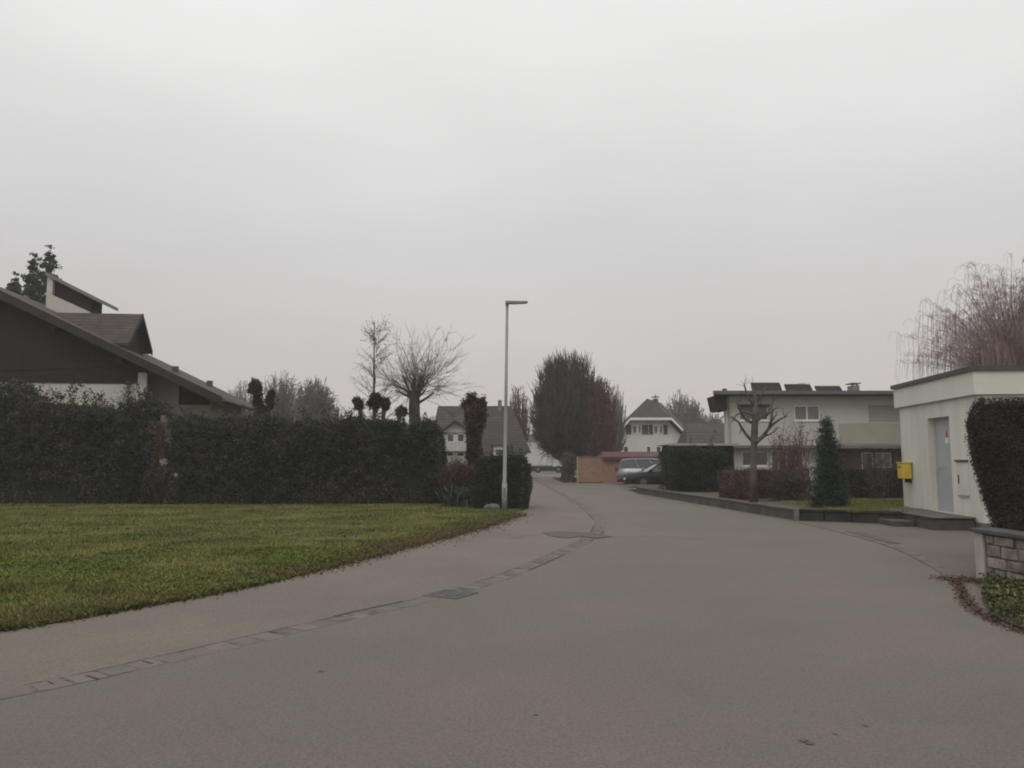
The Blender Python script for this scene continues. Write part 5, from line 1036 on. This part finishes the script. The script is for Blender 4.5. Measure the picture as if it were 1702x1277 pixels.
m.poly([(a, Yf - .35, zl), (b_, Yf - .35, zl), (b_, Yf + 2, zh), (a + .2, Yf + 2, zh)]); m.poly([(a, Yf + 4.3, zl), (b_, Yf + 4.3, zl), (b_, Yf + 2, zh), (a + .2, Yf + 2, zh)]); m.poly([(a, Yf - .35, zl), (a, Yf + 4.3, zl), (a + .2, Yf + 2, zh)]); m.poly([(b_, Yf - .35, zl), (b_, Yf + 4.3, zl), (b_, Yf + 2, zh)]); m.poly([(a, Yf - .35, zl), (b_, Yf - .35, zl), (b_, Yf + 4.3, zl), (a, Yf + 4.3, zl)]); m.build('roof', M_redtile, root)
m = MB(); m.box(a, b_, Yf - .42, Yf - .355, zl - .1, zl + .07); m.build('gutter', pm("red_gutter", (.10, .05, .05), .6, .1, 2), root)

# ------------------------------------------------------------------ vehicles
def car(name, lab, loc, rotz, L_, Wd, prof, belt, roofp, paint, wr, wheels, glassz, tail, head, ground=.2, rimm=None):
    """side profile along x (front at +x); body = lofted sections; greenhouse tapers"""
    root = thing(name, lab, 'car', loc, 'parked cars', rotz)
    # body: sections along x from profile list (x, zbottom, ztop, halfwidth)
    m = MB(); n = len(prof)
    for (x, zb, zt, hw) in prof:
        zs = zb + (zt - zb) * .45
        m.v += [(x, -hw * .93, zb), (x, -hw, zb + .14), (x, -hw, zs), (x, -hw * .965, zt - .04), (x, -hw * .90, zt), (x, hw * .90, zt), (x, hw * .965, zt - .04), (x, hw, zs), (x, hw, zb + .14), (x, hw * .93, zb)]
    for i in range(n - 1):
        for k in range(10): k2 = (k + 1) % 10; m.f.append((10 * i + k, 10 * i + k2, 10 * i + 10 + k2, 10 * i + 10 + k))
    m.f.append(tuple(range(9, -1, -1))); m.f.append(tuple(10 * (n - 1) + k for k in range(10)))
    m.build('body', paint, root, local=True, smooth=True, bevel=.0)
    # greenhouse
    hb = Wd / 2 * .90; hr = Wd / 2 * .72
    bl = [(x, z) for x, z in belt]; rf = [(x, z) for x, z in roofp]
    m = MB(); N_ = len(bl)
    gx = [(bl[0][0], -hb, bl[0][1]), (bl[1][0], -hb, bl[1][1]), (bl[1][0], hb, bl[1][1]), (bl[0][0], hb, bl[0][1]), (rf[0][0], -hr, rf[0][1]), (rf[-1][0], -hr, rf[-1][1]), (rf[-1][0], hr, rf[-1][1]), (rf[0][0], hr, rf[0][1])]
    m.hexa(gx); m.build('windows', M_glass, root, local=True)
    # roof skin following points
    m = MB()
    for i in range(len(rf) - 1):
        (xa, za), (xb, zb) = rf[i], rf[i + 1]; m.hexa([(xa, -hr - .02, za - .02), (xb, -hr - .02, zb - .02), (xb, hr + .02, zb - .02), (xa, hr + .02, za - .02), (xa, -hr + .05, za + .05), (xb, -hr + .05, zb + .05), (xb, hr - .05, zb + .05), (xa, hr - .05, za + .05)])
    # pillars
    for s in (-1, 1):
        for (tb_, tr_) in ((0, 0), (.36, .33), (.68, .68), (1, 1)):
            xb_ = bl[0][0] + (bl[1][0] - bl[0][0]) * tb_; zb_ = bl[0][1] + (bl[1][1] - bl[0][1]) * tb_; xt_ = rf[0][0] + (rf[-1][0] - rf[0][0]) * tr_; zt_ = np.interp(xt_, [p[0] for p in rf], [p[1] for p in rf])
            m.tube([(xb_, s * (hb + .0), zb_ - .02), (xt_, s * (hr + .005), zt_ + .0)], .035, 6)
        m.tube([(bl[0][0], s * (hb + .005), bl[0][1]), (bl[1][0], s * (hb + .005), bl[1][1])], .02, 6)
    m.build('roof', paint, root, local=True)
    for x in wheels:
        for s in (-1, 1):
            y = s * (Wd / 2 - .12); m = MB(); m.tube([(x, y - .11, wr), (x, y - .09, wr), (x, y + .09, wr), (x, y + .11, wr)], [wr * .9, wr, wr, wr * .9], 20); w_ = m.build('wheel', M_black, root, local=True, smooth=False)
            m = MB(); m.tube([(x, y + s * .10, wr), (x, y + s * .125, wr)], [wr * .66, wr * .6], 14)
            for q in range(5): a = q * 1.2566; m.tube([(x, y + s * .128, wr), (x + math.cos(a) * wr * .58, y + s * .128, wr + math.sin(a) * wr * .58)], .03, 5)
            m.build('rim', rimm or M_lamphead, w_, local=True)
            m = MB(); m.tube([(x + math.cos(a) * (wr + .05), s * (Wd / 2 + .004), wr + math.sin(a) * (wr + .05)) for a in np.linspace(.1, math.pi - .1, 9)], .035, 5); m.build('wheel_arch', M_black, root, local=True)
    (xf, zf, hw), (xt, zt2, hw2) = head, tail
    for s in (-1, 1):
        m = MB(); m.hexa([(xf - .28, s * hw * .99 - .02, zf - .08), (xf + .02, s * hw * .7 - .1, zf - .07), (xf + .02, s * hw * .7 + .1, zf - .07), (xf - .28, s * hw * .99 + .02, zf - .08), (xf - .30, s * hw * .99 - .02, zf + .07), (xf, s * hw * .7 - .1, zf + .05), (xf, s * hw * .7 + .1, zf + .05), (xf - .30, s * hw * .99 + .02, zf + .07)]); m.build('headlight', M_head, root, local=True)
        m = MB(); m.box(xt - .03, xt + .16, s * hw2 * .9 - .09, s * hw2 * .9 + .1, zt2 - .14, zt2 + .14); m.build('tail_light', M_tail, root, local=True, bevel=.01)
        m = MB(); m.box(bl[1][0] - .28, bl[1][0] - .12, s * (hb + .12) - .09, s * (hb + .12) + .09, bl[1][1] + .02, bl[1][1] + .15); m.build('mirror', paint, root, local=True, bevel=.03)
    for x in (bl[0][0] + (bl[1][0] - bl[0][0]) * .38, bl[0][0] + (bl[1][0] - bl[0][0]) * .72):
        for s in (-1, 1): m = MB(); m.box(x - .1, x + .06, s * (Wd / 2 + .003) - .015, s * (Wd / 2 + .003) + .015, belt[0][1] - .16, belt[0][1] - .13); m.build('door_handle', paint, root, local=True)
    m = MB(); m.box(-L_ / 2 + .1, L_ / 2 - .1, -Wd / 2 + .15, Wd / 2 - .15, .18, .45); m.build('underbody', M_black, root, local=True)
    m = MB(); m.box(prof[-1][0] - .02, prof[-1][0] + .015, -.26, .26, .45, .56); m.build('number_plate', M_frame, root, local=True)
    return root
# silver estate: rear to the left (front at +x)
suvp = [(-2.32, .45, .95, .80), (-2.25, .3, 1.05, .88), (-1.6, .26, 1.10, .93), (0, .25, 1.08, .94), (1.2, .26, 1.06, .93), (1.5, .26, 1.03, .93), (2.15, .30, .90, .88), (2.38, .42, .72, .76)]
P = G(1023, 805.5)
car('silver_car', 'silver sport utility car parked behind the black one', (W(1023, 765, 51)[0] + 2.35, 51., 0), math.radians(-7), 4.7, 1.88, suvp, [(-2.15, 1.04), (1.5, 1.04)], [(-1.95, 1.58), (-1.5, 1.66), (0, 1.68), (.55, 1.62)], M_silver, .36, (-1.4, 1.45), 0, (-2.33, 1.0, .88), (2.3, .78, .86))
sedp = [(-2.3, .5, .92, .76), (-2.22, .3, .98, .86), (-1.5, .24, .99, .90), (0, .22, .96, .91), (1.0, .23, .93, .90), (1.9, .26, .82, .86), (2.2, .32, .72, .78), (2.3, .42, .62, .66)]
car('black_car', 'black saloon car parked in front of the silver one, nose to the left', (W(1037, 765, 46.5)[0] + 2.3, 46.5, 0), math.radians(180 + 4), 4.6, 1.82, sedp, [(-1.9, .93), (1.15, .91)], [(-1.15, 1.30), (-.7, 1.40), (0, 1.43), (.35, 1.38)], M_blackcar, .32, (-1.35, 1.4), 0, (-2.3, .85, .86), (2.18, .62, .8), rimm=M_iron)

def truck():
    Y = 98.; X = lambda px: W(px, 765, Y)[0]; Z = lambda py: W(905, py, Y)[2]; root = thing('box_truck', 'pale box truck crossing at the far end of the road', 'truck', (X(905), Y + 1.2, 0))
    m = MB(); m.box(X(866), X(917), Y, Y + 2.4, Z(774), Z(736)); m.build('cargo_box', M_truck, root, bevel=.04)
    m = MB(); m.prism([(X(918), Y + .05, Z(776)), (X(937), Y + .05, Z(776)), (X(937), Y + .05, Z(764)), (X(932.5), Y + .05, Z(754)), (X(918), Y + .05, Z(752.5))], (0, 2.3, 0)); cab = m.build('cab', M_truck, root, bevel=.05)
    m = MB(); m.prism([(X(923), Y + .03, Z(763)), (X(935), Y + .03, Z(763)), (X(932), Y + .03, Z(756)), (X(923), Y + .03, Z(755.5))], (0, .04, 0)); m.build('cab_window', M_glass, cab)
    m = MB(); m.box(X(883), X(936), Y + .1, Y + 2.2, .22, Z(773.5) - .002); m.build('chassis', M_black, root)
    for px in (879, 894, 928):
        m = MB(); m.tube([(X(px), Y + .02, .45), (X(px), Y + .32, .45)], .45, 16); w_ = m.build("wheel", M_black, root); m = MB(); m.tube([(X(px), Y - .02, .45), (X(px), Y + .018, .45)], .16, 10); m.build('rim', M_lamphead, w_)
    m = MB(); m.box(X(868), X(917), Y - .02, Y - .003, Z(775), Z(773)); m.build('side_rail', M_greywall, root)
truck()
# far houses and evergreen mass that close the street
Yg = 128.; X = lambda px, Y_=Yg: W(px, 765, Y_)[0]; Z = lambda py, Y_=Yg: W(900, py, Y_)[2]
root = thing('distant_house', 'dark roofed house with a white chimney behind the truck', 'house', (X(895), Yg, 0))
m = MB(); m.box(X(850), X(945), Yg, Yg + 9, 0, Z(752)); m.build('wall', M_greywall, root)
m = MB(); a, b_ = X(845), X(950); m.poly([(a, Yg - .6, Z(753)), (b_, Yg - .6, Z(753)), (b_ - 1, Yg + 4.5, Z(722)), (a + 1, Yg + 4.5, Z(722))]); m.poly([(a, Yg + 9.6, Z(753)), (b_, Yg + 9.6, Z(753)), (b_ - 1, Yg + 4.5, Z(722)), (a + 1, Yg + 4.5, Z(722))]); m.poly([(a, Yg - .6, Z(753)), (a, Yg + 9.6, Z(753)), (a + 1, Yg + 4.5, Z(722))]); m.poly([(b_, Yg - .6, Z(753)), (b_, Yg + 9.6, Z(753)), (b_ - 1, Yg + 4.5, Z(722))]); rf = m.build('roof', M_roofdark, root)
m = MB(); m.box(X(893), X(900), Yg + .8, Yg + 1.8, Z(745), Z(724)); m.build('chimney', M_white, rf)
def treeline(name, lab, px0, px1, Y, hlo, hhi, n):
    x0, x1 = W(px0, 765, Y)[0], W(px1, 765, Y)[0]; x = rng.uniform(x0, x1, n); P = np.column_stack([x, Y + rng.normal(size=n) * 4, np.zeros(n)]); h = hlo + (hhi - hlo) * (.5 + .5 * vnoise(P * [1, 0, 0], .16, 5)); h *= .8 + .2 * vnoise(P * [1, 0, 0], .7, 6); P[:, 2] = rng.random(n) ** .75 * h
    o = nmesh(name, leaves(P, .9, .35, 1.5), 4, pm("far_wood", (.075, .068, .062), .95, .2, .1, rnd=.3)); tag(o, lab, 'woodland', kind='stuff')
treeline('far_wood', 'far line of bare woodland along the horizon', -350, 2000, 190, 6, 11, 60000)

# ------------------------------------------------------------------ haze

me = bpy.data.meshes.new('haze'); mb = MB(); mb.box(-400, 400, -50, 400, -1.0, 24.); me.from_pydata(mb.v, [], mb.f); me.update()
mt = bpy.data.materials.new('mist'); mt.use_nodes = True; t_ = mt.node_tree; t_.nodes.remove(t_.nodes['Principled BSDF']); pv = t_.nodes.new('ShaderNodeVolumePrincipled')
pv.inputs['Color'].default_value = (.98, .955, .945, 1); pv.inputs['Density'].default_value = .0011; t_.links.new(pv.outputs[0], t_.nodes['Material Output'].inputs['Volume'])
hz = link('haze', me, mt); hz['kind'] = 'stuff'; hz['label'] = 'thin pale mist filling the air over the whole street'; hz['category'] = 'haze'
S.cycles.volume_step_rate = 4
